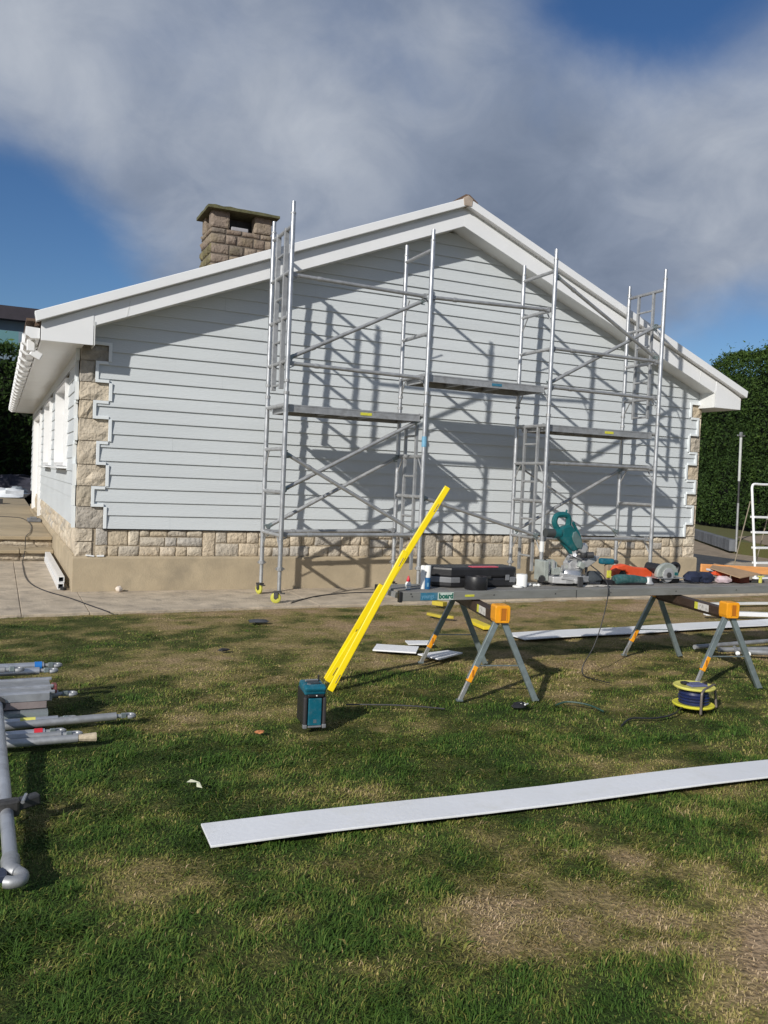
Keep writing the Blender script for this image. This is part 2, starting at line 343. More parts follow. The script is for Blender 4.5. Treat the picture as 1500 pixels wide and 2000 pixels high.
def stone(parent, x, z, w, h, depth, y, m, nm='stone', face='front', sub=4):
    k = (m.name, random.randrange(8))
    if k not in USTONE: me = unit_stone(hash(k[1])+11); me.materials.append(m); USTONE[k] = me
    o = D.objects.new(nm, USTONE[k]); COL.objects.link(o); o.parent = parent; off = wloc(parent)
    if face == 'front': o.location = Vector((x, y, z))-off; o.scale = (w, depth, h)
    else:  # on a wall facing -X: x is the Y coordinate of the far end
        o.rotation_euler = (0, 0, -math.pi/2); o.location = Vector((y, x, z))-off; o.scale = (w, depth, h)
    return o
def stone_band(parent, a, b, z0, z1, depth, y, m, face='front', j=.009, full=.28, wr=(.12, .31)):
    H = z1-z0; x = a
    def put(x0, x1, q0, q1):
        w = x1-x0-j
        if w < .03: return
        if face == 'front': stone(parent, x0+j/2, q0+j/2, w, q1-q0-j, depth, y, m)
        else: stone(parent, x1-j/2, q0+j/2, w, q1-q0-j, depth, y, m, face='side')
    while x < b-.01:
        if random.random() < full+.06:
            w = min(random.uniform(.13, .27), b-x); 
            if b-x-w < .12: w = b-x
            put(x, x+w, z0, z1); x += w
        else:
            Wc = min(random.uniform(.32, .85), b-x)
            if b-x-Wc < .15: Wc = b-x
            zs = [z0, z0+H*random.uniform(.36, .64), z1] if random.random() < .68 else [z0, z0+H*.36, z0+H*.70, z1]
            for q0, q1 in zip(zs[:-1], zs[1:]):
                xx = x
                while xx < x+Wc-.01:
                    w = min(random.uniform(*wr), x+Wc-xx)
                    if x+Wc-xx-w < .1: w = x+Wc-xx
                    put(xx, xx+w, q0, q1); xx += w
            x += Wc
for z0, z1, yv in ((.0, .115, 3.56), (.175, .285, 4.07)):
    x = -6
    while x < -.05:
        w = min(random.uniform(.22, .6), -.04-x)
        if -.04-x-w < .12: w = -.04-x
        stone(ter, x+.006, z0+.004, w-.012, z1-z0-.01, .035, yv, STONE, nm='riser_stone'); x += w

# ================================================================== BUNGALOW
H = thing('bungalow', (0, 0, 0), 'single storey bungalow with pale grey-blue boarded gable, stone quoins and white verge', 'house')
SL = .398; Z_AP = 5.045
def roof_in(x): return Z_AP-SL*abs(x-AX)          # underside line of the bargeboard
def pent(zb, zoff, x0, x1): return [(x0, zb), (x1, zb), (x1, roof_in(x1)+zoff), (AX, Z_AP+zoff), (x0, roof_in(x0)+zoff)]
gable = MB().prismY(pent(.40, .05, .012, WD-.012), .012, .28).build('gable_wall', MORTAR, H)
side = MB().bb(.012, .26, .28, 1.44, .4, 3.05).bb(.012, .26, 3.5, 5.2, .4, 3.05).bb(.012, .26, 7.0, 9.0, .4, 3.05).bb(.012, .26, 12.4, LEN, .4, 3.05)
side.bb(.012, .26, 1.44, 3.5, .4, 1.53).bb(.012, .26, 1.44, 3.5, 2.64, 3.05).bb(.012, .26, 5.2, 7.0, .4, 1.53).bb(.012, .26, 5.2, 7.0, 2.64, 3.05).bb(.012, .26, 9.0, 12.4, 2.64, 3.05)
side = side.build('side_wall', MORTAR, H)
MB().bb(WD-.26, WD-.012, .28, LEN, 0, 3.05).build('side_wall', MORTAR, H)
MB().prismY(pent(0, .05, .26, WD-.26), LEN-.26, LEN).build('rear_wall', MORTAR, H)
# plinth
pl = MB().prismX([(-.035, -.1), (.3, -.1), (.3, .415), (.0, .425), (-.035, .405)], -.035, WD+.06)
pl.build('plinth', RENDER, H, bevel=.006)
MB().prismY([(-.035, -.1), (.3, -.1), (.3, .415), (.0, .425), (-.035, .405)], .3, LEN).build('plinth', RENDER, H, bevel=.006)
MB().prismY([(WD+.035, -.1), (WD-.3, -.1), (WD-.3, .415), (WD, .425), (WD+.035, .405)], .3, LEN).build('plinth', RENDER, H)
stone_band(gable, .22, 9.56, .418, .772, .030, .012, STONE)
stone_band(side, .22, 12, .418, .79, .030, .012, STONE, face='side')
# quoins
ZL = [(2.77, 2.96, .310), (2.515, 2.77, .165), (2.30, 2.515, .325), (2.08, 2.30, .148), (1.815, 2.08, .332), (1.53, 1.815, .198), (1.272, 1.53, .315), (1.025, 1.272, .155), (.764, 1.025, .303)]
ZR = [(2.745, 2.955, 9.545), (2.44, 2.745, 9.715), (2.175, 2.44, 9.54), (1.955, 2.175, 9.713), (1.715, 1.955, 9.52), (1.475, 1.715, 9.722), (1.29, 1.475, 9.533), (.965, 1.29, 9.705), (.764, .965, 9.55)]
def zx(tab, z, default):
    for z0, z1, x in tab:
        if z0 <= z < z1: return x
    return default
def qblock(x0, x1, z0, z1, m, corner):      # one rough corner stone wrapping the angle
    mb = MB(); n, k = 4, 3; yb = .16
    def P(i, j, l):
        u, v, t = i/n, j/2, l/k; e = (i in (0, n))+(j in (0, 2))+(l in (0, k))
        s = .0 if e >= 2 else .016
        X = x0+(x1-x0)*u; Y = -.006+(yb+.006)*v; Z = z0+(z1-z0)*t
        if i == (0 if corner < 0 else n): X += corner*random.uniform(.2, 1)*s
        if j == 0: Y -= random.uniform(-.1, 1.7)*s
        return (X, Y, Z)
    idx = {}; 
    def V(i, j, l):
        if (i, j, l) not in idx: idx[(i, j, l)] = len(mb.v); mb.v.append(P(i, j, l))
        return idx[(i, j, l)]
    for l in range(k):
        for i in range(n): mb.f.append((V(i, 0, l), V(i+1, 0, l), V(i+1, 0, l+1), V(i, 0, l+1)))
        for j in range(2):
            mb.f.append((V(0, j+1, l), V(0, j, l), V(0, j, l+1), V(0, j+1, l+1))); mb.f.append((V(n, j, l), V(n, j+1, l), V(n, j+1, l+1), V(n, j, l+1)))
    for i in range(n):
        for j in range(2):
            mb.f.append((V(i, j, k), V(i+1, j, k), V(i+1, j+1, k), V(i, j+1, k))); mb.f.append((V(i, j+1, 0), V(i+1, j+1, 0), V(i+1, j, 0), V(i, j, 0)))
    o = mb.build('quoin_stone', m, gable); return o
for z0, z1, x in ZL: qblock(.004, x+.01, z0+.005, z1-.005, QSTONE, -1)
for z0, z1, x in ZR: qblock(x-.01, WD+.004, z0+.007, z1-.007, STONE, 1)
for z0, z1 in ((.418, .60), (.605, .762)):
    qblock(-.004, random.uniform(.17, .22), z0+.004, z1-.004, QSTONE, -1); qblock(9.56, WD+.004, z0+.004, z1-.004, STONE, 1)
# stepped trims
def steptrim(tab, sgn, xedge):
    mb = MB(); w = .038
    for i, (z0, z1, x) in enumerate(tab):
        mb.bb(min(x, x+sgn*w), max(x, x+sgn*w), -.052, -.006, z0-.0, z1+(0 if i else .036))
        if i+1 < len(tab):
            xn = tab[i+1][2]; a, b = sorted((x, xn)); 
            longer = (x > xn) if sgn > 0 else (x < xn)       # cladding starts further out below
            zz0 = z0
            if longer: mb.bb(a+(0 if sgn > 0 else w), b+(0 if sgn > 0 else 0)-(0 if sgn > 0 else 0)-(0), -.0525, -.006, zz0-.036, zz0) if sgn > 0 else mb.bb(a, b, -.0525, -.006, zz0-.036, zz0)
            else: mb.bb(a, b, -.0525, -.006, zz0, zz0+.036)
    mb.bb(min(xedge, tab[0][2]), max(xedge, tab[0][2]), -.0525, -.006, tab[0][1], tab[0][1]+.036)
    mb.build('corner_trim', TRIMM, gable, bevel=.003)
steptrim(ZL, 1, 0.0); steptrim(ZR, -1, WD)
# cladding boards on the gable
E_ = .1637
def xl_(z): return zx(ZL, z, .015)
def xr_(z): return zx(ZR, z, WD-.015)
def rl(z): return AX-(Z_AP+.012-z)/SL if z > 3.0 else -9
def rr_(z): return AX+(Z_AP+.012-z)/SL if z > 3.0 else 99
k = 0
while True:
    z0 = .764+k*E_; z1 = z0+E_
    if rl(z0+.01) > AX-.05: break
    zt = min(z1, Z_AP+.012-.03)
    bk = sorted(set([z0, zt]+[q for t in (ZL, ZR) for a, b_, c in t for q in (a, b_) if z0 < q < zt]+[q for q in (Z_AP+.012-SL*(AX-.015),) if z0 < q < zt]))
    Lp = []; Rp = []
    for a, b_ in zip(bk[:-1], bk[1:]):
        for q in (a+1e-5, b_-1e-5): Lp.append((max(xl_(q), rl(q)), q)); Rp.append((min(xr_(q), rr_(q)), q))
    xa, xb = min(p[0] for p in Lp), max(p[0] for p in Rp)
    off_ = (1.1, 2.9, .4, 2.2, 3.4, 1.7)[k % 6]; js = [q for q in (off_, off_+3.6, off_+7.2) if Lp[0][0]+.5 < q < Rp[0][0]-.5 and max(p[0] for p in Lp)+.1 < q < min(p[0] for p in Rp)-.1]
    cuts = [None]+js+[None]
    for a, b_ in zip(cuts[:-1], cuts[1:]):
        left = Lp if a is None else [(a+.0004, z0), (a+.0004, zt)]
        right = Rp if b_ is None else [(b_-.0004, z0), (b_-.0004, zt)]
        poly = list(right)+list(reversed(left)); pp = [poly[0]]
        for p in poly[1:]:
            if abs(p[0]-pp[-1][0])+abs(p[1]-pp[-1][1]) > 1e-4: pp.append(p)
        jit = random.uniform(-.0007, .0007)
        MB().prism(pp, lambda x, z: (x, -.021-jit-.020*(z1-z)/E_, z), lambda x, z: (x, -.008, z)).build('cladding_board', CLAD, gable)
    k += 1
MB().bb(.30, 9.55, -.024, -.004, .748, .7625).build('starter_strip', DARKM, gable)
# side wall boards (facing -X), broken round the openings
OPEN = [(1.40, 3.54, 1.50, 2.68), (5.16, 7.04, 1.50, 2.68), (8.96, 12.44, .4, 2.68)]
SQ = [(2.515, 2.77), (2.08, 2.30), (1.53, 1.815), (1.025, 1.272)]
for k in range(14):
    z0 = .79+k*E_; z1 = min(z0+E_, 2.95)
    if z1-z0 < .03: break
    zm = (z0+z1)/2; y0 = .20 if any(a <= zm < b_ for a, b_ in SQ) else .10
    segs = [(y0, LEN)]
    for a, b_, c, d_ in OPEN:
        if zm > c and zm < d_: segs = [s for q in segs for s in ((q[0], min(q[1], a)), (max(q[0], b_), q[1])) if s[1]-s[0] > .05]
    for a, b_ in segs:
        MB().prismY([(-.037, z0), (-.010, z0), (-.010, z1), (-.021, z1)], a, b_).build('cladding_board', CLAD, side)
mb = MB()
for i, (z0, z1, x) in enumerate(ZL):
    y0 = .16 if i % 2 else .06
    mb.bb(-.052, -.008, y0, y0+.04, z0, z1)
mb.build('corner_trim', TRIMM, side)
# windows and door on the side wall
for (a, b_, c, d_) in OPEN[:2]:
    wdo = MB(); t = .05
    wdo.bb(-.075, .10, a-.0, a+t, c, d_).bb(-.075, .10, b_-t, b_, c, d_).bb(-.075, .10, a+t, b_-t, d_-t, d_).bb(-.075, .10, a+t, b_-t, c, c+t)
    wdo = wdo.build('window', SHADEG, H, bevel=.004)
    mid = (a+b_)/2
    MB().bb(.055, .095, mid-.035, mid+.035, c+t, d_-t).build('mullion', SHADEG, wdo, bevel=.003)
    MB().bb(.055, .0945, a+t, b_-t, c+.80, c+.85).build('transom', SHADEG, wdo, bevel=.003)
    MB().bb(.072, .082, a+t, b_-t, c+t, d_-t).build('pane', GLASS, wdo)
    MB().prismY([(-.16, c-.035), (.02, c-.035), (.02, c-.002), (-.16, c-.016)], a-.06, b_+.06).build('sill', UPVC, wdo, bevel=.003)
dr = MB().bb(-.075, .10, 8.96, 9.04, .34, 2.68).bb(-.075, .10, 12.36, 12.44, .34, 2.68).bb(-.075, .10, 9.04, 12.36, 2.6, 2.68).build('patio_door', SHADEG, H, bevel=.004)
for i in range(4):
    y0 = 9.04+i*.83; MB().bb(.03, .08, y0, y0+.07, .40, 2.6).bb(.03, .08, y0+.76, y0+.83, .40, 2.6).bb(.03, .08, y0+.07, y0+.76, .40, .50).bb(.03, .08, y0+.07, y0+.76, 2.5, 2.6).build('door_leaf', SHADEG, dr)
MB().bb(.05, .06, 9.06, 12.34, .48, 2.52).build('pane', GLASS, dr)
MB().bb(-.10, .1, 8.9, 12.5, .34, .395).build('threshold', TERR, dr)
# roof
def slopebox(x0, x1, za, zb, y0, y1):     # board following the roof pitch between x0 and x1, zoffsets relative to barge line
    return [(x0, roof_in(x0)+za), (x1, roof_in(x1)+za), (x1, roof_in(x1)+zb), (x0, roof_in(x0)+zb)]
roof = MB()
for s in (-1, 1):
    xe = AX+s*5.44; roof.prismY([(AX, Z_AP+.20), (AX, Z_AP+.30), (xe, Z_AP+.30-.402*5.44), (xe, Z_AP+.20-.402*5.44)], -.32, LEN+.3)
roof = roof.build('roof', ROOFM, H)
for s, nm in ((-1, 'l'), (1, 'r')):
    xe = AX+s*4.815; xo = AX+s*5.45; xo2 = AX+s*5.375
    # bargeboard (lower) and verge strip (upper, proud)
    MB().prismY([(AX, Z_AP), (AX, Z_AP+.215), (xe, roof_in(xe)+.215), (xe, roof_in(xe))], -.352, -.325).build('bargeboard', UPVC, roof, bevel=.003)
    sj = AX+s*4.45
    MB().prismY([(sj-.006, roof_in(sj)+.005), (sj+.006, roof_in(sj)+.005), (sj+.04, roof_in(sj)+.19), (sj+.028, roof_in(sj)+.19)], -.3545, -.352).build('joint_cover', UPVC2, roof)
    MB().prismY([(AX, Z_AP+.262), (AX, Z_AP+.372), (xo, Z_AP+.372-.405*5.45), (xo+s*.0-s*.02, Z_AP+.262-.405*5.45)], -.435, -.31).build('verge_strip', UPVC, roof, bevel=.006)
    MB().prismY([(AX, Z_AP+.20), (AX, Z_AP+.262), (xo2, Z_AP+.262-.405*5.375), (xo2, Z_AP+.20-.405*5.375)], -.338, -.31).build('verge_batten', UPVC2, roof)
    # box end
    MB().prismY([(xe, 2.905), (xo2, 2.905), (xo2, Z_AP+.215-.404*5.375), (xe, roof_in(xe)+.215)], -.358, -.33).build('box_end', UPVC, roof, bevel=.003)
    MB().prismX([(-.36, 2.905), (-.008, 2.905), (-.008, roof_in(xe)+.05), (-.36, roof_in(xe)+.05)], xe-.012*s-.006, xe-.012*s+.006).build('box_return', UPVC2, roof)
    # verge soffit under the overhang
    MB().prismY([(AX, Z_AP+.012), (AX, Z_AP+.024), (xe, roof_in(xe)+.024), (xe, roof_in(xe)+.012)], -.33, .0).build('verge_soffit', UPVC2, roof)
    # eaves soffit and fascia
    xa, xb = sorted((AX+s*5.36, AX+s*4.91)); MB().bb(xa, xb, -.33, LEN+.2, 2.910, 2.922).build('eaves_soffit', UPVC2, roof)
    xa, xb = sorted((AX+s*5.375, AX+s*5.36)); MB().bb(xa, xb, -.33, LEN+.2, 2.905, 3.09).build('fascia', UPVC, roof)
for i in range(33):
    y0 = -.42+i*.45; P_ = []
    for a in range(7): t = math.pi*(a/6); P_.append((AX+.13*math.cos(t), Z_AP+.335+.115*math.sin(t)))
    P_ += [(AX-.11, Z_AP+.335), (AX, Z_AP+.36), (AX+.11, Z_AP+.335)]
    P_ = [(AX-.17, Z_AP+.325), (AX-.03, Z_AP+.415), (AX+.03, Z_AP+.415), (AX+.17, Z_AP+.325), (AX+.155, Z_AP+.30), (AX, Z_AP+.385), (AX-.155, Z_AP+.30)]
    MB().prismY(P_, y0, y0+.445).build('ridge_tile', ROOFM, roof)
MB().prismY([(AX-.062, Z_AP+.255), (AX+.062, Z_AP+.255), (AX+.075, Z_AP+.355), (AX, Z_AP+.398), (AX-.075, Z_AP+.355)], -.442, -.2).build('ridge_end_cap', FASC, roof, bevel=.005)
# tile ends showing along the left eave
for i in range(44):
    y0 = -.30+i*.335
    MB().bb(AX-5.53, AX-5.42, y0, y0+.325, 3.115, 3.145).build('eaves_tile', ROOFM, roof)
gut = MB().prismY([(-.47, 2.93), (-.47, 3.035), (-.475, 3.035), (-.475, 2.94), (-.555, 2.935), (-.60, 2.965), (-.61, 3.045), (-.62, 3.045), (-.612, 2.955), (-.56, 2.922)], -.30, LEN+.25)
gut = gut.build('gutter', UPVC, H)
MB().prismY([(-.47, 2.925), (-.47, 3.04), (-.62, 3.05), (-.615, 2.955), (-.56, 2.918)], -.325, -.30).build('stop_end', UPVC, gut, bevel=.003)
for i in range(19):
    y0 = .35+i*.78; MB().prismY([(-.465, 2.905), (-.465, 3.05), (-.64, 3.06), (-.645, 2.95), (-.575, 2.895)], y0, y0+.10).build('gutter_bracket', UPVC, gut, bevel=.008)
dp = MB().path([(-.55, .02, 2.93), (-.55, .02, 2.84), (-.50, -.02, 2.79), (-.30, .02, 2.74)], .034, 12)
dp = MB().bb(-.60, -.51, -.12, -.02, 2.80, 2.93).bar((-.555, -.07, 2.80), (-.44, -.07, 2.74), .085, .085).build('swan_neck', UPVC, gut, bevel=.01)
# chimney
CX0, CX1, CY0, CY1 = 1.835, 2.745, 1.55, 2.20
ch = MB().bb(CX0+.012, CX1-.012, CY0+.012, CY1-.012, 3.6, 5.02).build('chimney', mat('chimney_mortar', (.13, .11, .09), .95, var=.2, scale=15, bump=.5), H)
z = 4.05
while z < 5.0:
    h = min(random.uniform(.115, .165), 5.03-z)
    if 5.03-z-h < .07: h = 5.03-z
    x = CX0
    first = True
    while x < CX1-.01:
        w = min(random.uniform(.16, .30) if not first else random.uniform(.14, .3), CX1-x)
        if CX1-x-w < .1: w = CX1-x
        stone(ch, x+.008, z+.008, w-.016, h-.016, .032, CY0+.014, CSTONE); x += w; first = False
    y = CY0
    while y < CY1-.01:
        w = min(random.uniform(.2, .36), CY1-y)
        if CY1-y-w < .12: w = CY1-y
        stone(ch, y+w-.008, z+.008, w-.016, h-.016, .035, CX0+.014, MSTONE if z < 4.75 else CSTONE, face='side'); y += w
    z += h
for (px_, w) in ((CX0+.005, .27), (CX1-.27, .265)):
    for (py_, dd) in ((CY0+.005, .2), (CY1-.205, .2)):
        b_ = MB().box((px_+w/2, py_+dd/2, 5.155), (w, dd, .25)); b_.build('flue_pier', CSTONE, ch, bevel=.03)
MB().bb(CX0+.3, CX0+.55, CY0+.01, CY0+.06, 5.02, 5.075).build('mortar_pad', mat('pale_mortar', (.34, .34, .36), .9), ch, bevel=.01)
MB().bb(CX0+.05, CX1-.05, (CY0+CY1)/2-.03, (CY0+CY1)/2+.03, 5.0, 5.25).build('flue_divider', DARKM, ch)
cap = MB(); n = 10; vs = []
for j in range(6):
    for i in range(n+1):
        vs.append((1.765+1.06*i/n, 1.455+.80*j/5, 5.305+random.uniform(0, .016)))
for j in range(6):
    for i in range(n+1): vs.append((1.765+1.06*i/n, 1.455+.80*j/5, 5.27))
fs = []; q = 6*(n+1)
for j in range(5):
    for i in range(n): a = j*(n+1)+i; fs += [(a, a+1, a+n+2, a+n+1), (q+a, q+a+n+1, q+a+n+2, q+a+1)]
for i in range(n): fs += [(i, q+i, q+i+1, i+1), (5*(n+1)+i, 5*(n+1)+i+1, q+5*(n+1)+i+1, q+5*(n+1)+i)]
for j in range(5): a = j*(n+1); fs += [(a, a+n+1, q+a+n+1, q+a), (a+n, q+a+n, q+a+2*n+1, a+2*n+1)]
cap.add(vs, fs).build('capping_slab', MOSSC, ch)

# ================================================================== HEDGES, NEIGHBOUR, RIGHT SIDE
HEDG = D.materials.new('hedge_foliage'); HEDG.use_nodes = True; t = HEDG.node_tree; b = t.nodes['Principled BSDF']; b.inputs['Roughness'].default_value = .75; b.inputs['Specular IOR Level'].default_value = .2
at = t.nodes.new('ShaderNodeAttribute'); at.attribute_name = 'tone'; r = t.nodes.new('ShaderNodeValToRGB'); t.links.new(at.outputs['Fac'], r.inputs[0]); t.links.new(r.outputs[0], b.inputs['Base Color'])
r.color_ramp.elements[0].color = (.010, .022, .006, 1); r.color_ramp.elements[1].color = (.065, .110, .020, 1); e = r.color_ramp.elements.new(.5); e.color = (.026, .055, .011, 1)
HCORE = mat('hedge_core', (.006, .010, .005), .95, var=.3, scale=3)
def quads(name, C_, T_, B_, tone, m, parent=None, kind=None):
    """C centres, T/B half axes (n,3)"""
    n = len(C_); off = np.array(wloc(parent)); V = np.empty((n, 4, 3)); V[:, 0] = C_-T_*.9-B_; V[:, 1] = C_+T_*.2-B_*.8; V[:, 2] = C_+T_*1.1+B_*.9; V[:, 3] = C_-T_*.3+B_*.7
    V -= off; me = D.meshes.new(name); me.vertices.add(n*4); me.vertices.foreach_set('co', V.reshape(-1)); me.loops.add(n*4); me.loops.foreach_set('vertex_index', np.arange(n*4, dtype=np.int32))
    me.polygons.add(n); me.polygons.foreach_set('loop_start', np.arange(0, n*4, 4, dtype=np.int32)); me.polygons.foreach_set('loop_total', np.full(n, 4, dtype=np.int32)); me.update()
    a = me.attributes.new('tone', 'FLOAT', 'POINT'); a.data.foreach_set('value', np.repeat(tone, 4).astype(np.float32)); me.materials.append(m)
    o = D.objects.new(name, me); COL.objects.link(o)
    if parent: o.parent = parent
    if kind: o['kind'] = kind
    return o
def hedge(name, p, d, length, thick, z0, z1, label, s0=0, dens=260, size=(.05, .11), wob=.35, tonebias=0.0):
    """front face runs from p along unit d; body lies on the left-hand side of d rotated"""
    d = np.array(d, float); d /= np.linalg.norm(d); nrm = np.array([d[1], -d[0]])    # outward normal of the front face
    root = thing(name, (p[0], p[1], z0), label, 'hedge')
    def surf(s, z, k=0):
        b_ = fbm(s*.55+3, z*.7+k, 5, 4)*1.0+fbm(s*2.2, z*2.2+k, 9, 3)*.35; return (b_-.65)*wob
    top = lambda s: z1+(fbm(s*.5, s*0+1.5, 21, 4)-.5)*1.1
    n = int(length*(z1-z0)*dens); s = rng.uniform(0, length, n); zt = rng.uniform(0, 1, n); tp = top(s); zz_ = z0+.12+zt*(tp-z0-.12)
    round_ = np.clip((zz_-(tp-.7))/.7, 0, 1)**2*.55; outw = surf(s, zz_)-round_+rng.normal(0, .05, n)+(rng.uniform(0, 1, n) < .03)*rng.uniform(0, .22, n)-.25*np.clip(.6-(zz_-z0), 0, 1)
    Cc = np.empty((n, 3)); Cc[:, 0] = p[0]+d[0]*s+nrm[0]*outw; Cc[:, 1] = p[1]+d[1]*s+nrm[1]*outw; Cc[:, 2] = zz_
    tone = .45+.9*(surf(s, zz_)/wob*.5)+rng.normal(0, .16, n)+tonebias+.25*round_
    n2 = int(length*thick*dens*.8); s2 = rng.uniform(0, length, n2); w2 = rng.uniform(0, thick, n2); C2 = np.empty((n2, 3)); o2 = -w2
    C2[:, 0] = p[0]+d[0]*s2+nrm[0]*o2; C2[:, 1] = p[1]+d[1]*s2+nrm[1]*o2; C2[:, 2] = top(s2)-.12+surf(s2, w2)*.6+rng.normal(0, .07, n2)+(rng.uniform(0, 1, n2) < .06)*rng.uniform(0, .4, n2)
    n3 = int(thick*(z1-z0)*dens*.8)
    C3s = []
    for se, sg in ((0, -1), (length, 1)):
        w3 = rng.uniform(0, thick, n3); z3 = rng.uniform(z0+.1, z1, n3); c = np.empty((n3, 3)); q = se+sg*(surf(w3, z3)+rng.normal(0, .05, n3)); c[:, 0] = p[0]+d[0]*q-nrm[0]*w3; c[:, 1] = p[1]+d[1]*q-nrm[1]*w3; c[:, 2] = z3; C3s.append(c)
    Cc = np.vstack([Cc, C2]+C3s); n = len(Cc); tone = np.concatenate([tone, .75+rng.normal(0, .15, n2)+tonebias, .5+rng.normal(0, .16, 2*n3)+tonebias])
    a = rng.normal(0, 1, (n, 3)); a[:, 2] = np.abs(a[:, 2])*.8+.15; a /= np.linalg.norm(a, axis=1)[:, None]; b_ = np.cross(a, rng.normal(0, 1, (n, 3))); b_ /= np.linalg.norm(b_, axis=1)[:, None]
    sz = rng.uniform(size[0], size[1], n)[:, None]
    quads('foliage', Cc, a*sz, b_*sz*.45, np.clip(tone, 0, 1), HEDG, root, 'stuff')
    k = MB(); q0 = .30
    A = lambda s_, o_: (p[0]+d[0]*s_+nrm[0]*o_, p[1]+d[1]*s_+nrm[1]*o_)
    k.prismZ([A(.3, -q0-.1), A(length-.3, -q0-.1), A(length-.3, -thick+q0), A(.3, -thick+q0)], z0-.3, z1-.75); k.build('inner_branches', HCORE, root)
    return root
# right: tall conifer hedge on a raised strip of lawn behind a low block wall
dh = np.array([-.400, -.9165])
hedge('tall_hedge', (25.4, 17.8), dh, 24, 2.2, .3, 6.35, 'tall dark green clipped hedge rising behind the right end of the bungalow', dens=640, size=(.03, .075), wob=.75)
mb = MB(); mb.prismZ([(17.0, 5.9), (23.2, 14.8), (30, 30), (60, 30), (60, -30), (14.5, -30), (14.5, -8)], -.3, .27)
RLAWN = mat('dry_lawn_strip', (.15, .135, .045), .95, var=.3, scale=2.5, bump=.8, bscale=30, col2=(.10, .115, .03))
tag(mb.build('raised_lawn', RLAWN), 'raised strip of dry lawn under the tall hedge', None, None, 'structure')
mb = MB().prismZ([(17.3, 5.6), (18.6, 7.2), (21.3, 8.35), (17, -1.5), (13.9, -10), (13.2, -10), (14.7, 1.0)], .268, .29)
tag(mb.build('gravel_bed', EARTH), 'tan gravel patch in front of the tall hedge', None, None, 'structure')
bw = thing('low_block_wall', (17, 5.95, 0), 'low wall of grey blocks with house shade put into their colour beyond the right corner of the bungalow', 'wall')
v = Vector((5.4, 7.6, 0)).normalized(); q = Vector((16.9, 5.75, 0))
MB().bar(q+v*.2+Vector((0.03, 0, .10)), q+v*12+Vector((0.03, 0, .10)), .14, .2).build('footing', MORTAR, bw)
for i in range(20):
    a = q+v*(i*.46); MB().bar(a+Vector((0, 0, .15)), a+v*.445+Vector((0, 0, .15)), .2, .30+random.uniform(-.008, .008)).build('block', BLOCK_SHADED, bw, bevel=.01)
# left background
hedge('boundary_hedge', (-8.8, 23.6), (1, 0), 11, 1.6, .3, 5.95, 'dark hedge across the far end of the terrace left of the bungalow', dens=200, size=(.06, .14), tonebias=-.1)
hedge('boundary_hedge', (-3.6, 19.6), (0, 1), 4, 1.6, .3, 5.6, 'unseen return of hedge added beyond the left edge of the terrace to shade its far end', dens=150, size=(.06, .14), tonebias=-.1)  # out-of-view hedge added to cast shadow over the left background
nb = thing('neighbour_house', (-4, 31, 0), 'blue-grey neighbouring house with dark flat roof and glass balcony above the far hedge', 'house')
w_ = MB().bb(-14, 2.0, 30.2, 36, 0, 7.75).build('wall', BWALL, nb); MB().bb(-14.3, 2.3, 29.7, 36.3, 7.75, 8.32).build('roof', BROOF, nb)
MB().bb(-14, 1.5, 29.0, 30.2, 5.9, 6.1).build('balcony', BWALL, nb)
for i in range(7): MB().bb(-.15-1.15*(i+1), -.2-1.15*i, 29.04, 29.07, 6.35 if i else 6.35, 7.15).build('balustrade_panel', BGLASS, nb)

# ------------------------------------------------------------------ clutter at the far end of the terrace and by the corner
def lump(name, c, r, m, seed, parent=None, flat=.6, n=12, k=7, rough=.25, sq=1.0):
    rd = random.Random(seed); mb = MB(); vs = []; 
    for j in range(k+1):
        ph = math.pi*j/k
        for i in range(n):
            th = 2*math.pi*i/n; q = 1+rd.uniform(-rough, rough)*(0 if j in (0, k) else 1)
            cx, cy, cz = math.sin(ph)*math.cos(th), math.sin(ph)*math.sin(th), math.cos(ph)
            f = lambda u: math.copysign(abs(u)**sq, u)
            vs.append((c[0]+r[0]*f(cx)*q, c[1]+r[1]*f(cy)*q, max(c[2]+r[2]*cz*q, c[2]-r[2]*flat)))
    fs = [(j*n+i, j*n+(i+1) % n, (j+1)*n+(i+1) % n, (j+1)*n+i) for j in range(k) for i in range(n)]
    mb.add(vs, fs); return mb.build(name, m, parent, smooth=True)
tag(lump('tarpaulin', (-.62, 20.6, .44), (.62, .45, .22), CLOTHW, 3, rough=.4), 'crumpled white tarpaulin heaped at the far end of the terrace', 'tarpaulin')
tag(lump('sack', (.0-.25, 20.9, .5), (.30, .3, .22), mat('grey_sack', (.22, .25, .28), .8, var=.2, bump=.3), 4), 'grey sack beside the white tarpaulin', 'sack')
tag(lump('rubbish_heap', (-1.1, 22.4, .6), (2.0, .6, .45), DCLUT, 5, rough=.35, n=20), 'dark shaded heap of clutter behind the white tarpaulin', 'heap')
tag(MB().bb(-1.1, -.72, 15.6, 16.1, .345, .47).build('planter', DARKM), 'low dark planter on the terrace at the left edge', 'planter')
for i, zz_ in enumerate((0.002, .078)):
    t = .008; s_ = .072; x0 = -.178 if i == 0 else -.170; y0 = .18 if i == 0 else .24; y1 = 3.4
    mb = MB(); mb.bb(x0, x0+s_, y0, y1, zz_, zz_+t).bb(x0, x0+s_, y0, y1, zz_+s_-t, zz_+s_).bb(x0, x0+t, y0+.0005, y1, zz_+t, zz_+s_-t).bb(x0+s_-t, x0+s_, y0+.0005, y1, zz_+t, zz_+s_-t).bb(x0+t, x0+s_-t, y1-.1, y1-.09, zz_+t, zz_+s_-t)
    tag(mb.build('square_downpipe', UPVC), ('lower' if i == 0 else 'upper')+' of two square white downpipes laid along the side plinth', 'downpipe')
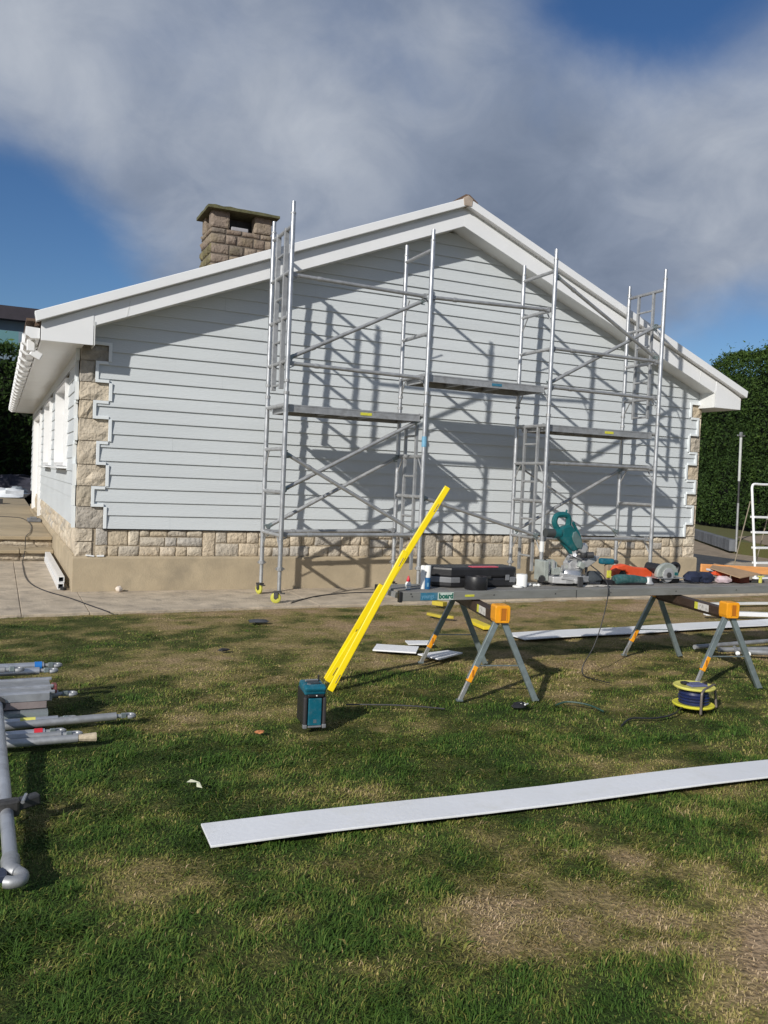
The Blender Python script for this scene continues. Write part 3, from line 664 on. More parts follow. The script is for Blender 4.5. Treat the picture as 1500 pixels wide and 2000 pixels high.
tag(MB().box((-.115, .12, .02), (.05, .07, .04), Matrix.Rotation(.5, 3, 'Z')).build('pipe_bracket', BLACK, bevel=.006), 'small black bracket lying at the end of the white downpipes', 'bracket')
tag(lump('pebble_ball', (.50, -.12, .035), (.042, .04, .04), mat('chalky_white', (.62, .55, .48), .8, var=.12), 8, flat=.85, rough=.12), 'small chalky white lump on the concrete against the plinth', 'stone')
tag(MB().box((.165, -.020, .433), (.10, .028, .016), Matrix.Rotation(.12, 3, 'Y')).build('offcut', UPVC, bevel=.003), 'left one of two white slivers resting on the plinth ledge', 'offcut')
tag(MB().box((.285, -.020, .431), (.085, .026, .02)).build('offcut', UPVC, bevel=.003), 'right one of two white slivers resting on the plinth ledge', 'offcut')
tag(MB().bb(-.30, -.05, 7.6, 8.2, .348, .40).bb(-.25, -.12, 7.7, 8.1, .40, .43).build('offcut_pile', GREYP, bevel=.01), 'grey offcuts lying on the terrace below the patio door', 'offcuts')
def wire(pts, n=6):
    P = [Vector(p) for p in pts]; out = []
    for i in range(len(P)-1):
        a = P[max(i-1, 0)]; b = P[i]; c = P[i+1]; d = P[min(i+2, len(P)-1)]
        for k in range(n):
            t = k/n; out.append(.5*((2*b)+(c-a)*t+(2*a-5*b+4*c-d)*t*t+(3*b-a-3*c+d)*t**3))
    return out+[P[-1]]
tag(MB().path(wire([(-1.4, 9.6, .352), (-.62, 9.2, .352), (-.36, 8.6, .352), (-.27, 6.8, .352), (-.33, 5.0, .352), (-.42, 4.05, .355), (-.44, 3.95, .30), (-.45, 3.7, .176), (-.46, 3.44, .15), (-.49, 3.3, .01), (-.50, 2.6, .006), (-.50, 1.4, .006), (-.44, .6, .006), (-.30, -.02, .006), (-.1, -.55, .006), (.06, -1.1, .006), (.22, -1.62, .004)]), .0065, 6).build('extension_cable', BLACK), 'thin black cable running down the terrace steps and over the concrete', 'cable')
tag(MB().path(wire([(2.30, -1.30, .006), (2.5, -1.08, .006), (2.8, -.8, .006), (3.1, -.66, .006), (3.5, -.55, .006), (4.2, -.62, .006), (5.2, -.9, .006)]), .0065, 6).build('extension_cable', BLACK), 'thin black cable lying under the scaffold near its yellow castors', 'cable')

# ================================================================== SCAFFOLD
YN, YF = -1.27, -.52; PX = [2.155, 3.975, 5.825, 7.715]; ZR_ = [.79, 1.30, 1.81, 2.32, 2.83, 3.345, 3.86, 4.375]; RP = .0285
S = thing('scaffold_tower', (PX[0], YN, 0), 'aluminium scaffold of three linked bays standing against the boarded gable', 'scaffold')
tops = [(4.65, 4.61), (4.62, 4.60), (4.66, 4.60), (4.66, 4.56)]
def castor(x, y, ang, p):
    R_ = Matrix.Rotation(ang, 3, 'Z'); o = Vector((x, y, 0)); off = R_ @ Vector((.035, 0, 0)); ax = R_ @ Vector((0, 1, 0))
    w = MB().lathe(o+off+Vector((0, 0, .0635))-ax*.016, [(.03, 0), (.055, 0), (.0625, .006), (.0625, .026), (.055, .032), (.03, .032)], 20, ax).build('castor_wheel', YEL, p, smooth=True)
    MB().lathe(o+off+Vector((0, 0, .0635))-ax*.022, [(.018, 0), (.018, .044)], 10, ax).build('hub', DARKM, w)
    b_ = MB().box(o+off*.5+Vector((0, 0, .135)), (.09, .06, .016), R_)
    for s_ in (-1, 1): b_.box(o+off*.8+ax*s_*.027+Vector((0, 0, .10)), (.05, .006, .07), R_)
    b_.box(o-off*1.3+Vector((0, 0, .12)), (.05, .04, .012), R_)
    b_.build('castor_fork', DARKM, p)
for i, x in enumerate(PX):
    for j, y in enumerate((YN, YF)):
        zt = tops[i][j]
        po = MB().tube((x, y, .40), (x, y, 2.46), RP, 14).tube((x, y, 2.46), (x, y, 2.60), RP*.86, 14).tube((x, y, 2.60), (x, y, zt-.13), RP, 14).tube((x, y, zt-.13), (x, y, zt), RP*.84, 14).build('upright', ALU, S, smooth=True)
        for za, zb, rr in ((2.44, 2.475, .006), (2.585, 2.615, .005), (zt-.145, zt-.125, .004)): MB().tube((x, y, za), (x, y, zb), RP+rr, 12).build('spigot_collar', ALU2, po)
        MB().tube((x, y, .15), (x, y, .41), RP*.82, 12).build('adjustable_leg', ALU2, S, smooth=True)
        MB().tube((x, y, .385), (x, y, .425), RP+.012, 10).box((x+.03, y, .405), (.06, .016, .012)).box((x-.03, y, .405), (.05, .016, .012)).build('leg_collar', ALU2, S)
        castor(x, y, (2.6, 1.9, .4, 2.0, 1.2, .2, 2.2, 1.0)[i*2+j], S)
        if i in (1, 2) and j == 0:
            MB().tube((x, y, 1.93 if i == 1 else .62), (x, y, 2.06 if i == 1 else .76), RP+.004, 12).build('label_band', PALEB if i == 1 else UPVC2, po)
def rung(x, z, y0=YN, y1=YF, r=.0235, m=ALU2, nm='rung'): return MB().tube((x, y0+.02, z), (x, y1-.02, z), r, 10).build(nm, m, S, smooth=True)
def gusset(x, z, dirs):
    for y, s_ in ((YN, 1), (YF, -1)):
        MB().tube((x, y+s_*.02, z-.20), (x, y+s_*.15, z-.01), .009, 6).build('gusset', ALU2, S)
rset = {0: [0, 1, 2, 3, 4, 5, 6, 7], 1: [0, 1, 2, 3, 4, 5, 7], 2: [0, 1, 2, 3, 4, 5, 6, 7], 3: [0, 1, 2, 3, 4, 5, 6, 7]}
ladders = {0: (2.52, 4.40, [4, 5, 6, 7]), 1: (.36, 2.22, [0, 1, 2, 3]), 2: (.33, 2.32, [0, 1, 2, 3]), 3: (2.55, 4.37, [4, 5, 6, 7])}
for i, x in enumerate(PX):
    for k in rset[i]: rung(x, ZR_[k])
    for k in ((2, 0) if i != 3 else (0, 2)): gusset(x, ZR_[k], 0)
    if i: gusset(x, ZR_[4], 0); gusset(x, ZR_[6] if i != 1 else 3.86, 0)
    z0, z1, ks = ladders[i]; ys = (YF-.22, YF-.53)
    for y in ys:
        hw_ = .029 if i == 0 else .020; MB().bb(x-hw_, x+hw_, y-.016, y+.016, z0, z1).build('ladder_stile', ALU2 if i in (0, 3) else ALU2, S, bevel=.004)
        hl = MB()
        for k in range(7): hl.lathe((x-.0285, y, z0+.1+k*.28), [(.009, 0), (.009, .001)], 8, (-1, 0, 0))
    for k in range(int((z1-z0)/.257)+1):
        z = ZR_[ks[0]]-.257+k*.257
        if z0+.02 < z < z1-.02 and min(abs(z-q) for q in ZR_) > .05: MB().tube((x, ys[0]-.01, z), (x, ys[1]+.01, z), .015, 8).build('ladder_rung', ALU2, S, smooth=True)
def claw(mb, p, d):
    p = Vector(p)+Vector(d).normalized()*.0
    d = Vector(d).normalized(); p = Vector(p); up_ = Vector((0, 0, 1))
    mb.tube(p-d*.085, p-d*.03, .027, 8); mb.bar(p-d*.055, p-d*.005, .05, .045); mb.box(p+up_*.028-d*.01, (.055, .04, .014)); mb.bar(p-d*.06-up_*.03, p-d*.01-up_*.055, .016, .012)
def brace(a, b, m=ALU2, r=.0245, nm='brace'):
    a = Vector(a); b = Vector(b); d = (b-a).normalized()
    o = MB().tube(a+d*.07, b-d*.07, r, 10).tube(a+d*.35, a+d*.40, r+.005, 10).build(nm, m, S, smooth=True)
    for pp_, dd_ in ((b-d*.03, d), (a+d*.03, -d)):
        mb = MB(); claw(mb, pp_, dd_); mb.build('claw', GALV if nm == 'brace' else ALU2, o)
    return o
A_, B_, C_, D_ = PX; yo = YN+.055; yi = YF-.05
P3 = lambda x, y, z: (x, y, z)
brace((A_, yo, 3.83), (B_, yo, 3.80), nm='ledger'); brace((B_, yo, 3.80), (C_, yo, 3.86), nm='ledger')
brace((A_, yo, 2.81), (B_, yo, 2.79), nm='ledger'); brace((C_, yo, 3.36), (D_, yo, 3.36), nm='ledger'); brace((C_, yo, 2.84), (D_, yo, 2.83), nm='ledger')
brace((A_, yo, .80), (B_, yo, .82), nm='ledger'); brace((A_, yi, .79), (B_, yi, .83), nm='ledger')
brace((C_, yo, .80), (D_, yo, .80), nm='ledger'); brace((C_, yo, 1.82), (D_, yo, 1.83), nm='ledger')
brace((A_, yo+.03, 2.85), (B_, yo+.03, 3.78)); brace((A_, yo+.02, 1.78), (B_, yo+.02, .84)); brace((A_, yo+.05, 1.31), (B_, yo+.05, 2.28)); brace((A_, yi, .83), (B_, yi, 1.82))
brace((B_, yo+.02, 1.31), (C_, yo+.02, .82)); brace((C_, yi, .84), (D_, yi, 1.82)); brace((C_, yi+.02, 1.79), (D_, yi+.02, .84), r=.014)
brace((C_, yo+.03, 2.87), (D_, yo+.05, 3.88)); brace((C_, yo-.02, 4.34), (D_, yo, 3.38))
def platform(x0, x1, z, lab):
    y0, y1 = YN+.05, YF-.055; t = .085
    p = MB().bb(x0+.05, x1-.05, y0+.02, y1-.02, z+t-.014, z+t).build('platform', DECK, S, label=lab)
    for ya, yb_ in ((y0, y0+.022), (y1-.022, y1)):
        MB().bb(x0+.02, x1-.02, ya, yb_, z, z+t+.004).bb(x0+.02, x1-.02, ya-.004 if ya == y0 else yb_, ya if ya == y0 else yb_+.004, z+.0, z+.012).bb(x0+.02, x1-.02, ya-.004 if ya == y0 else yb_, ya if ya == y0 else yb_+.004, z+t-.012, z+t+.004).build('side_rail', ALU2, p)
    for xa in (x0+.02, x1-.045): MB().bb(xa, xa+.025, y0+.022, y1-.022, z, z+t-.016).build('end_rail', ALU2, p)
    for xx in (x0+.6, (x0+x1)/2, x1-.6): MB().bb(xx-.012, xx+.012, y0+.022, y1-.022, z+.02, z+t-.016).build('crosspiece', ALU2, p)
    mb = MB()
    for xa, s_ in ((x0, 1), (x1, -1)):
        for yy_ in (y0+.08, y1-.08): mb.bar((xa+s_*.03, yy_, z+t-.01), (xa-s_*.02, yy_, z+t+.012), .03, .02); mb.bb(min(xa-s_*.03, xa-s_*.02), max(xa-s_*.03, xa-s_*.02), yy_-.015, yy_+.015, z+.03, z+t+.012)
    mb.build('hook', ALU2, p)
    MB().bb((x0+x1)/2-.05+.1, (x0+x1)/2+.10+.1, y0-.0055, y0-.004, z+.024, z+.058).build('sticker', STK_B if lab[0] == 'm' else STK_Y, p)
platform(A_+.03, B_-.03, 2.245, 'lower left platform with grey rails'); platform(B_+.03, C_-.03, 2.755, 'middle platform, highest of the three'); platform(C_+.03, D_-.03, 2.25, 'lower right platform with grey rails')

# ================================================================== LAWN
# flat things lying on the grass that blades must not pierce: (x0,y0,x1,y1,halfwidth)
FLAT = []
def dryness(x, y):
    d = fbm(x*1.3+4, y*1.8+9, 31, 4)*.62+fbm(x*4.6, y*5.6, 47, 4)*.80+fbm(x*15, y*17, 53, 3)*.35-.71
    d = d+.33*np.clip((y+6.6)/3.8, 0, 1)**.9+.04                        # parched towards the house
    d = d+.10*np.clip((x-1.2)/3, 0, 1)*np.clip((y+6.5)/2, 0, 1)
    d = d-.10*np.clip((1.0-x)/2, 0, 1)
    for cx, cy, rx, ry, a in ((1.35, -8.75, .50, .42, .50), (.95, -8.45, .22, .10, .33), (.66, -8.15, .26, .13, .42), (1.45, -8.05, .26, .12, .38), (.35, -8.62, .12, .10, .25), (1.75, -8.4, .25, .3, .25),
                              (.02, -7.05, .30, .10, .25), (.30, -6.9, .22, .10, .22), (-.45, -7.4, .16, .12, .22), (.42, -7.5, .16, .08, .25), (-.15, -8.9, .3, .1, .1), (-.2, -5.75, .3, .15, .15), (.75, -7.05, .22, .14, .24), (2.6, -6.6, .6, .3, .12), (2.9, -5.6, .5, .3, .12), (.6, -5.6, .18, .1, .2),
                              (.8, -3.2, .8, .5, -.10), (.2, -2.2, .9, .25, -.12), (-.2, -4.6, .8, .5, -.12), (-.1, -6.3, .5, .3, -.15), (.1, -8.0, .5, .3, -.22), (-.5, -8.4, .4, .4, -.22), (.75, -8.8, .3, .2, -.25)):
        d = d+a*(.80 if a > 0 else .7)*np.clip(2.0-2.2*fbm(x*7+cx*9, y*8, 211, 3), 0, 1.5)*np.exp(-(((x-cx)/rx)**2+((y-cy)/ry)**2))
    return np.clip(d, 0, 1)
def lawnz(x, y): return -.022+.022*(fbm(x*1.7, y*1.7, 3, 3)-.5)+.02*(fbm(x*6, y*6, 8, 3)-.5)
GR = D.materials.new('grass_blade'); GR.use_nodes = True; t = GR.node_tree; b = t.nodes['Principled BSDF']; b.inputs['Roughness'].default_value = .65; b.inputs['Specular IOR Level'].default_value = .2
def colramp(t, attr, stops):
    at = t.nodes.new('ShaderNodeAttribute'); at.attribute_name = attr; r = t.nodes.new('ShaderNodeValToRGB'); t.links.new(at.outputs['Fac'], r.inputs[0])
    r.color_ramp.elements[0].position = stops[0][0]; r.color_ramp.elements[0].color = (*stops[0][1], 1); r.color_ramp.elements[1].position = stops[-1][0]; r.color_ramp.elements[1].color = (*stops[-1][1], 1)
    for p, c in stops[1:-1]: e = r.color_ramp.elements.new(p); e.color = (*c, 1)
    return r.outputs[0]
c_ = colramp(t, 'dry', [(0, (.048, .100, .014)), (.20, (.100, .150, .025)), (.38, (.195, .203, .044)), (.58, (.32, .262, .092)), (.80, (.42, .315, .17)), (1, (.54, .41, .26))])
t.links.new(c_, b.inputs['Base Color'])
LG = D.materials.new('lawn_soil'); LG.use_nodes = True; t = LG.node_tree; b = t.nodes['Principled BSDF']; b.inputs['Roughness'].default_value = .95; b.inputs['Specular IOR Level'].default_value = .1
c_ = colramp(t, 'dry', [(0, (.030, .050, .013)), (.30, (.075, .080, .026)), (.52, (.215, .175, .072)), (.85, (.31, .22, .13)), (1, (.36, .26, .165))])
gm = t.nodes.new('ShaderNodeNewGeometry'); nn = t.nodes.new('ShaderNodeTexNoise'); nn.inputs['Scale'].default_value = 55; nn.inputs['Detail'].default_value = 6; t.links.new(gm.outputs['Position'], nn.inputs['Vector'])
hs = t.nodes.new('ShaderNodeHueSaturation'); mr = t.nodes.new('ShaderNodeMapRange'); mr.inputs['From Min'].default_value = .3; mr.inputs['From Max'].default_value = .7; mr.inputs['To Min'].default_value = .55; mr.inputs['To Max'].default_value = 1.5; t.links.new(nn.outputs['Fac'], mr.inputs['Value']); t.links.new(c_, hs.inputs['Color']); t.links.new(mr.outputs[0], hs.inputs['Value']); t.links.new(hs.outputs[0], b.inputs['Base Color'])
bp = t.nodes.new('ShaderNodeBump'); bp.inputs['Strength'].default_value = .8; bp.inputs['Distance'].default_value = .02; t.links.new(nn.outputs['Fac'], bp.inputs['Height']); t.links.new(bp.outputs[0], b.inputs['Normal'])
edv = lambda x: -1.63+.045*np.clip(x+.8, 0, 4.5)
nx, ny = 300, 260; gx, gy = np.meshgrid(np.linspace(-7, 13, nx), np.linspace(0, 1, ny)); y_hi = edv(gx)-.0; gy = -13+(y_hi+13)*gy; gz = lawnz(gx, gy)
gz = np.where(gy > y_hi-.03, -.03, gz)
me = D.meshes.new('lawn'); V = np.stack([gx, gy, gz], -1).reshape(-1, 3); a = np.arange(nx*ny).reshape(ny, nx); F = np.stack([a[:-1, :-1], a[:-1, 1:], a[1:, 1:], a[1:, :-1]], -1).reshape(-1, 4)
me.vertices.add(len(V)); me.vertices.foreach_set('co', V.reshape(-1)); me.loops.add(F.size); me.loops.foreach_set('vertex_index', F.reshape(-1).astype(np.int32)); me.polygons.add(len(F)); me.polygons.foreach_set('loop_start', np.arange(0, F.size, 4, dtype=np.int32)); me.polygons.foreach_set('loop_total', np.full(len(F), 4, dtype=np.int32)); me.update()
at = me.attributes.new('dry', 'FLOAT', 'POINT'); at.data.foreach_set('value', dryness(V[:, 0], V[:, 1]).astype(np.float32)); me.materials.append(LG); me.polygons.foreach_set('use_smooth', [True]*len(F))
lawn = D.objects.new('lawn', me); COL.objects.link(lawn); tag(lawn, 'patchy half-dried lawn in front of the bungalow', None, None, 'structure')
def grass():
    P = []; cam_ = np.array(CAMLOC[:2])
    ang0, ang1 = math.radians(24.6-31), math.radians(24.6+32)
    for r0_, r1_, dens, sc_ in ((1.5, 2.6, 15500, .8), (2.6, 3.8, 12500, .9), (3.8, 5.4, 8500, 1.0), (5.4, 7.4, 4600, 1.15), (7.4, 12, 2600, 1.35)):
        n = int((ang1-ang0)/2*(r1_**2-r0_**2)*dens*1.15); r = np.sqrt(rng.uniform(r0_**2, r1_**2, n)); a = rng.uniform(ang0, ang1, n)
        x = cam_[0]+r*np.sin(a); y = cam_[1]+r*np.cos(a); P.append(np.stack([x, y, np.full(n, sc_)], -1))
    P = np.vstack(P); x, y, sc_ = P.T; k = y < edv(x)-.005+rng.normal(0, .008, len(x)); k &= x < 13; P = P[k]; x, y, sc_ = P.T
    d0 = dryness(x, y); lush = fbm(x*2.3+7, y*2.3, 77, 4); clump = fbm(x*9, y*9, 83, 2)
    keep = rng.uniform(0, 1, len(x)) < np.clip(1.15-.55*d0+.3*(clump-.5), .25, 1); 
    for (ax_, ay_, bx_, by_, hw) in FLAT:
        dx, dy = bx_-ax_, by_-ay_; l = math.hypot(dx, dy); dx /= l; dy /= l; s_ = (x-ax_)*dx+(y-ay_)*dy; t_ = -(x-ax_)*dy+(y-ay_)*dx
        keep &= ~((s_ > 0) & (s_ < l) & (np.abs(t_) < hw))
    x, y, sc_, d0, lush, clump = (q[keep] for q in (x, y, sc_, d0, lush, clump)); n = len(x)
    h = (.009+.017*np.clip((lush-.25)*1.7, 0, 1)+.015*clump**1.5)*rng.uniform(.45, 1.35, n)*(1-.40*d0); h *= np.where(rng.uniform(0, 1, n) < .015, 1.5, 1)
    h *= np.clip((-y-1.5)/3.5, .55, 1)
    tuft = np.clip((fbm(x*11+3, y*11, 101, 2)-.45)*4, 0, 1)*np.clip(1-d0*1.4, 0, 1); h *= .75+.9*tuft; dark_ = tuft*0
    w = rng.uniform(.0010, .0020, n)*sc_*1.15; weed = (rng.uniform(0, 1, n) < .05) & (fbm(x*3+20, y*3, 133, 3) > .52); w = np.where(weed, w*3.2, w); h = np.where(weed, h*.8, h)
    az = rng.normal(0, 1.1, n)+9*(fbm(x*4.5, y*4.5, 91, 3)-.5); lean = rng.uniform(.3, 2.3, n)
    dx, dy = np.cos(az), np.sin(az); z0 = lawnz(x, y)-.003
    base = np.stack([x, y, z0], -1); side_ = np.stack([-dy, dx, np.zeros(n)], -1)*w[:, None]
    mid = base+np.stack([dx*h*.35*lean, dy*h*.35*lean, h*.62], -1); tip = base+np.stack([dx*h*1.0*lean, dy*h*1.0*lean, h*np.clip(1.05-.32*lean, .28, 1)], -1)
    V = np.empty((n, 5, 3)); V[:, 0] = base-side_; V[:, 1] = base+side_; V[:, 2] = mid+side_*.85; V[:, 3] = mid-side_*.85; V[:, 4] = tip
    me = D.meshes.new('grass'); me.vertices.add(n*5); me.vertices.foreach_set('co', V.reshape(-1)); b5 = np.arange(n)[:, None]*5
    li = np.concatenate([b5+np.array([[0, 1, 2, 3]]), b5+np.array([[3, 2, 4]])], 1).astype(np.int32); me.loops.add(n*7); me.loops.foreach_set('vertex_index', li.reshape(-1))
    ls_ = np.stack([np.arange(n)*7, np.arange(n)*7+4], -1).reshape(-1).astype(np.int32); me.polygons.add(n*2); me.polygons.foreach_set('loop_start', ls_); me.polygons.foreach_set('loop_total', np.tile([4, 3], n).astype(np.int32)); me.update()
    dv = np.clip(d0-.10*tuft+rng.normal(0, .13, n)+np.where(rng.uniform(0, 1, n) < .07, .35, 0), 0, 1); at = me.attributes.new('dry', 'FLOAT', 'POINT'); at.data.foreach_set('value', np.repeat(dv, 5).astype(np.float32)); me.materials.append(GR)
    o = D.objects.new('grass', me); COL.objects.link(o); tag(o, 'short uneven grass, green in front and parched near the house', 'grass', None, 'stuff'); print('blades', n)

# ================================================================== THINGS ON THE LAWN
def flatboard(name, a, b, w, t, m, label, cat, z=0.0, tilt=0.0, group=None, bevel=.002, ends=None):
    a = Vector((*a, z)); b = Vector((*b, z)); d = (b-a); l = d.length; d.normalize(); x = Vector((d.y, -d.x, 0)); FLAT.append((a.x, a.y, b.x, b.y, w/2-.028))
    n = max(1, int(l/.4)); mb = MB(); vs = []
    for i in range(n+1):
        p = a+d*(l*i/n); s = .004*math.sin(i*1.3)
        vs += [p-x*w/2+Vector((0, 0, s)), p+x*w/2+Vector((0, 0, s+tilt)), p+x*w/2+Vector((0, 0, s+t+tilt)), p-x*w/2+Vector((0, 0, s+t))]
    fs = [(0, 1, 2, 3), tuple(4*n+k for k in (3, 2, 1, 0))]
    for i in range(n):
        for k in range(4): q = 4*i; fs.append((q+k, q+4+k, q+4+(k+1) % 4, q+(k+1) % 4))
    mb.add(vs, fs); o = mb.build(name, m, bevel=bevel); return tag(o, label, cat, group)
# foreground trim board: corners (-.046,-7.228) (-.068,-7.458) ... (3.098,-7.376) (2.865,-7.579)
flatboard('trim_board', (-.058, -7.335), (4.6, -7.530), .225, .010, WHITEB, 'long white trim board lying on the grass in the foreground', 'board', z=.008)
flatboard('trim_board', (3.80, -3.745), (9.2, -3.50), .33, .010, WHITEB, 'long white trim board on the lawn behind the trestles', 'board', z=.006)
flatboard('white_tube', (7.0, -3.05), (9.6, -3.95), .07, .05, UPVC, 'white plastic length lying on the lawn past the right trestle, beyond the long board', 'trim', z=.02)
flatboard('white_tube', (7.5, -2.35), (9.8, -2.45), .06, .03, UPVC2, 'thin pale strip lying furthest back on the lawn at the right edge', 'trim', z=.015)
flatboard('offcut', (2.20, -3.95), (2.52, -4.16), .22, .012, WHITEB, 'left and longest of three white offcuts on the grass by the left trestle', 'offcut', z=.014, tilt=-.01)
flatboard('offcut', (2.57, -3.84), (2.80, -3.90), .16, .012, WHITEB, 'small white offcut lying behind the longest one', 'offcut', z=.012)
tri = MB().prismZ([(2.44, -4.32), (2.78, -4.24), (2.86, -4.36), (2.53, -4.55)], .012, .022); tag(tri.build('offcut', WHITEB), 'pointed white offcut beside a foot of the left trestle', 'offcut'); FLAT.append((2.45, -4.40, 2.9, -4.36, .13))
# yellow levels leaning on the left end of the staging board
def level(a, b, w, t, label, wins):
    a = Vector(a); b = Vector(b); d = (b-a).normalized(); l = (b-a).length; x = Vector((.83, -.25, -.5)); x = (x-d*x.dot(d)).normalized(); z = x.cross(d)
    R_ = Matrix((x, d, z)).transposed(); o = thing('spirit_level', a, label, 'spirit level', 'yellow levels leaning on the work board')
    mb = MB().box((a+b)/2, (w, l, t), R_); mb.build('level_body', YEL2, o, bevel=.005)
    for s in (-1, 1):
        e = a if s < 0 else b; MB().box(e+d*s*.004, (w*.96, .012, t*.96), R_).build('end_cap', YEL2, o, bevel=.004)
    for u in wins:
        c = a+d*l*u; MB().box(c+x*w*.20, (w*.22, .075, t+.003), R_).build('vial_window', mat('vial_window', (.09, .055, .012), .4), o, bevel=.006)
    return o
level((1.392, -4.925, .0), (2.155, -5.22, 1.457), .046, .024, 'longest of three yellow spirit levels leaning on the grey work board', (.05, .42, .62, .90))
level((1.312, -5.185, .0), (1.812, -5.262, .985), .046, .024, 'middle-length yellow spirit level, its foot nearest the camera', (.08, .93))
level((1.399, -4.88, .005), (1.712, -5.095, .72), .044, .024, 'shortest yellow spirit level leaning at the back of the three', (.5,))
# site radio
ra = thing('site_radio', (.835, -6.0, 0), 'teal and black site radio standing on the grass by the yellow levels', 'radio')
Rz = Matrix.Rotation(math.radians(-6), 3, 'Z'); o_ = Vector((.838, -5.985, 0))
def rb(c, d, nm, m, bev=.008, rx=0): MB().box(o_+Rz @ Vector(c), d, Rz @ Matrix.Rotation(rx, 3, 'X')).build(nm, m, ra, bevel=bev)
rb((0, .04, .135), (.148, .20, .235), 'radio_body', BLACK, .014)
for sx in (-1, 1):
    rb((sx*.066, -.062, .115), (.024, .03, .20), 'side_guard', mat('dark_rubber', (.035, .033, .036), .6), .008)
    rb((sx*.066, -.064, .022), (.028, .034, .028), 'foot', GREYP, .006)
rb((0, -.0675, .118), (.092, .018, .182), 'side_panel', TEAL, .006)
rb((0, -.0775, .022), (.094, .008, .012), 'lower_lip', GREYP, .003)
rb((0, .015, .262), (.150, .17, .055), 'radio_top', TEAL, .014, .10)
rb((0, -.048, .262), (.148, .05, .058), 'sloping_cover', TEAL, .012, .5)
rb((0, .01, .296), (.080, .075, .012), 'handle_recess', mat('dark_teal_rubber', (.03, .045, .055), .55), .005)
rb((0, .045, .300), (.094, .018, .016), 'handle_bar', GREYP, .005)
rb((0, -.078, .228), (.11, .02, .016), 'latch_strip', BLACK, .004)
rb((.004, -.089, .230), (.009, .006, .007), 'screw', WHITE, .002)
for k in range(4): rb((.0, -.0775, .048+k*.006), (.022, .002, .0028), 'printed_mark', GREYP, 0)
rb((.050, .05, .31), (.012, .012, .05), 'aerial', BLACK, .004)
rb((-.036, -.03, .29), (.025, .03, .012), 'button', GREYP, .004)
ra.scale = (.88, .92, .90); ra.location.x += .045
FLAT.append((o_.x-.08, o_.y+.04, o_.x+.08, o_.y+.04, .1))
# trestles
def trestle(org, ang):
    """local: beam along +Y from the near end; built in world via matrix"""
    R_ = Matrix.Rotation(ang, 3, 'Z'); o = Vector(org); T = thing('trestle', (0, 0, 0), '', 'trestle', 'steel trestles carrying the work board')
    P = lambda x, y, z: o+R_ @ Vector((x, y, z)); Lg = 1.12
    bm_ = MB(); bm_.prism([(-.022, .525), (.022, .525), (.038, .55), (.038, .612), (-.038, .612), (-.038, .55)], lambda x, z: P(x, .06, z), lambda x, z: P(x, Lg-.04, z)); beam = bm_.build('beam', BROWN, T, bevel=.004)
    for sx in (-1, 1):
        MB().box(P(sx*.0389, .30, .578), (.002, .16, .056), R_).build('label', mat('worn_white_label', (.60, .58, .55), .55, var=.1, scale=30, dirt=((.08, .06, .05), 32, .75)), beam)
        MB().box(P(sx*.0391, .40, .578), (.002, .05, .056), R_).build('label', STK_Y, beam)
    for y, s in ((.0, -1), (Lg, 1)):
        c = MB(); q = lambda x, z: P(x, y-.055, z); q2 = lambda x, z: P(x, y+.055, z)
        c.prism([(-.048, .545), (.048, .545), (.055, .57), (.055, .655), (.046, .668), (-.046, .668), (-.055, .655), (-.055, .57)], q, q2); c = c.build('end_cap', ORG, T, bevel=.006)
        MB().box(P(.006, y+s*.0555, .606), (.052, .004, .085), R_).build('recess', mat('orange_recess', (.40, .13, .006), .6), c, bevel=.002)
        for k in (-1, 1): MB().box(P(k*.022+.006, y+s*.058, .606), (.005, .006, .085), R_).build('rib', ORG, c)
        for sx in (-1, 1):
            top = P(sx*.014, y+(-.0 if y == 0 else .0), .575); ft = P(sx*.275, y-s*(-.03), .0); d = (top-ft).normalized(); ex = sx < 0
            cut = ft+d*.22 if ex else ft
            lg = MB(); 
            lg.bar(cut-(d*.06 if ex else d*0), top, .041, .032, R_ @ Vector((0, 1, 0))).build('leg', GALV, T, bevel=.003)
            if ex:
                MB().bar(ft, cut+d*.02, .029, .022, R_ @ Vector((0, 1, 0))).build('leg_extension', STEEL, T, bevel=.002)
                cl = MB().bar(cut-d*.075, cut+d*.045, .036, .036, R_ @ Vector((0, 1, 0))).build('leg_clamp', ORG, T, bevel=.005)
                MB().box(cut-d*.01+R_ @ Vector((0, -.0185, 0)), (.012, .003, .05), R_).build('clamp_key', mat('orange_recess', (.4, .13, .006)), cl)
            MB().box(ft+Vector((0, 0, .006)), (.045, .03, .012), R_).build('foot', GALV, T)
        MB().bar(P(-.150, y+s*.012, .242), P(.150, y+s*.012, .242), .018, .006).build('spreader', GALV, T)
    T.location = (0, 0, 0); return T
T1 = trestle((2.335, -5.745, 0), math.radians(-14)); T1['label'] = 'left steel trestle with orange caps under the work board'
T2 = copy_tree(T1); T2.location = (1.99, -.155, 0); T2['label'] = 'right steel trestle with orange caps, behind the cable reel'
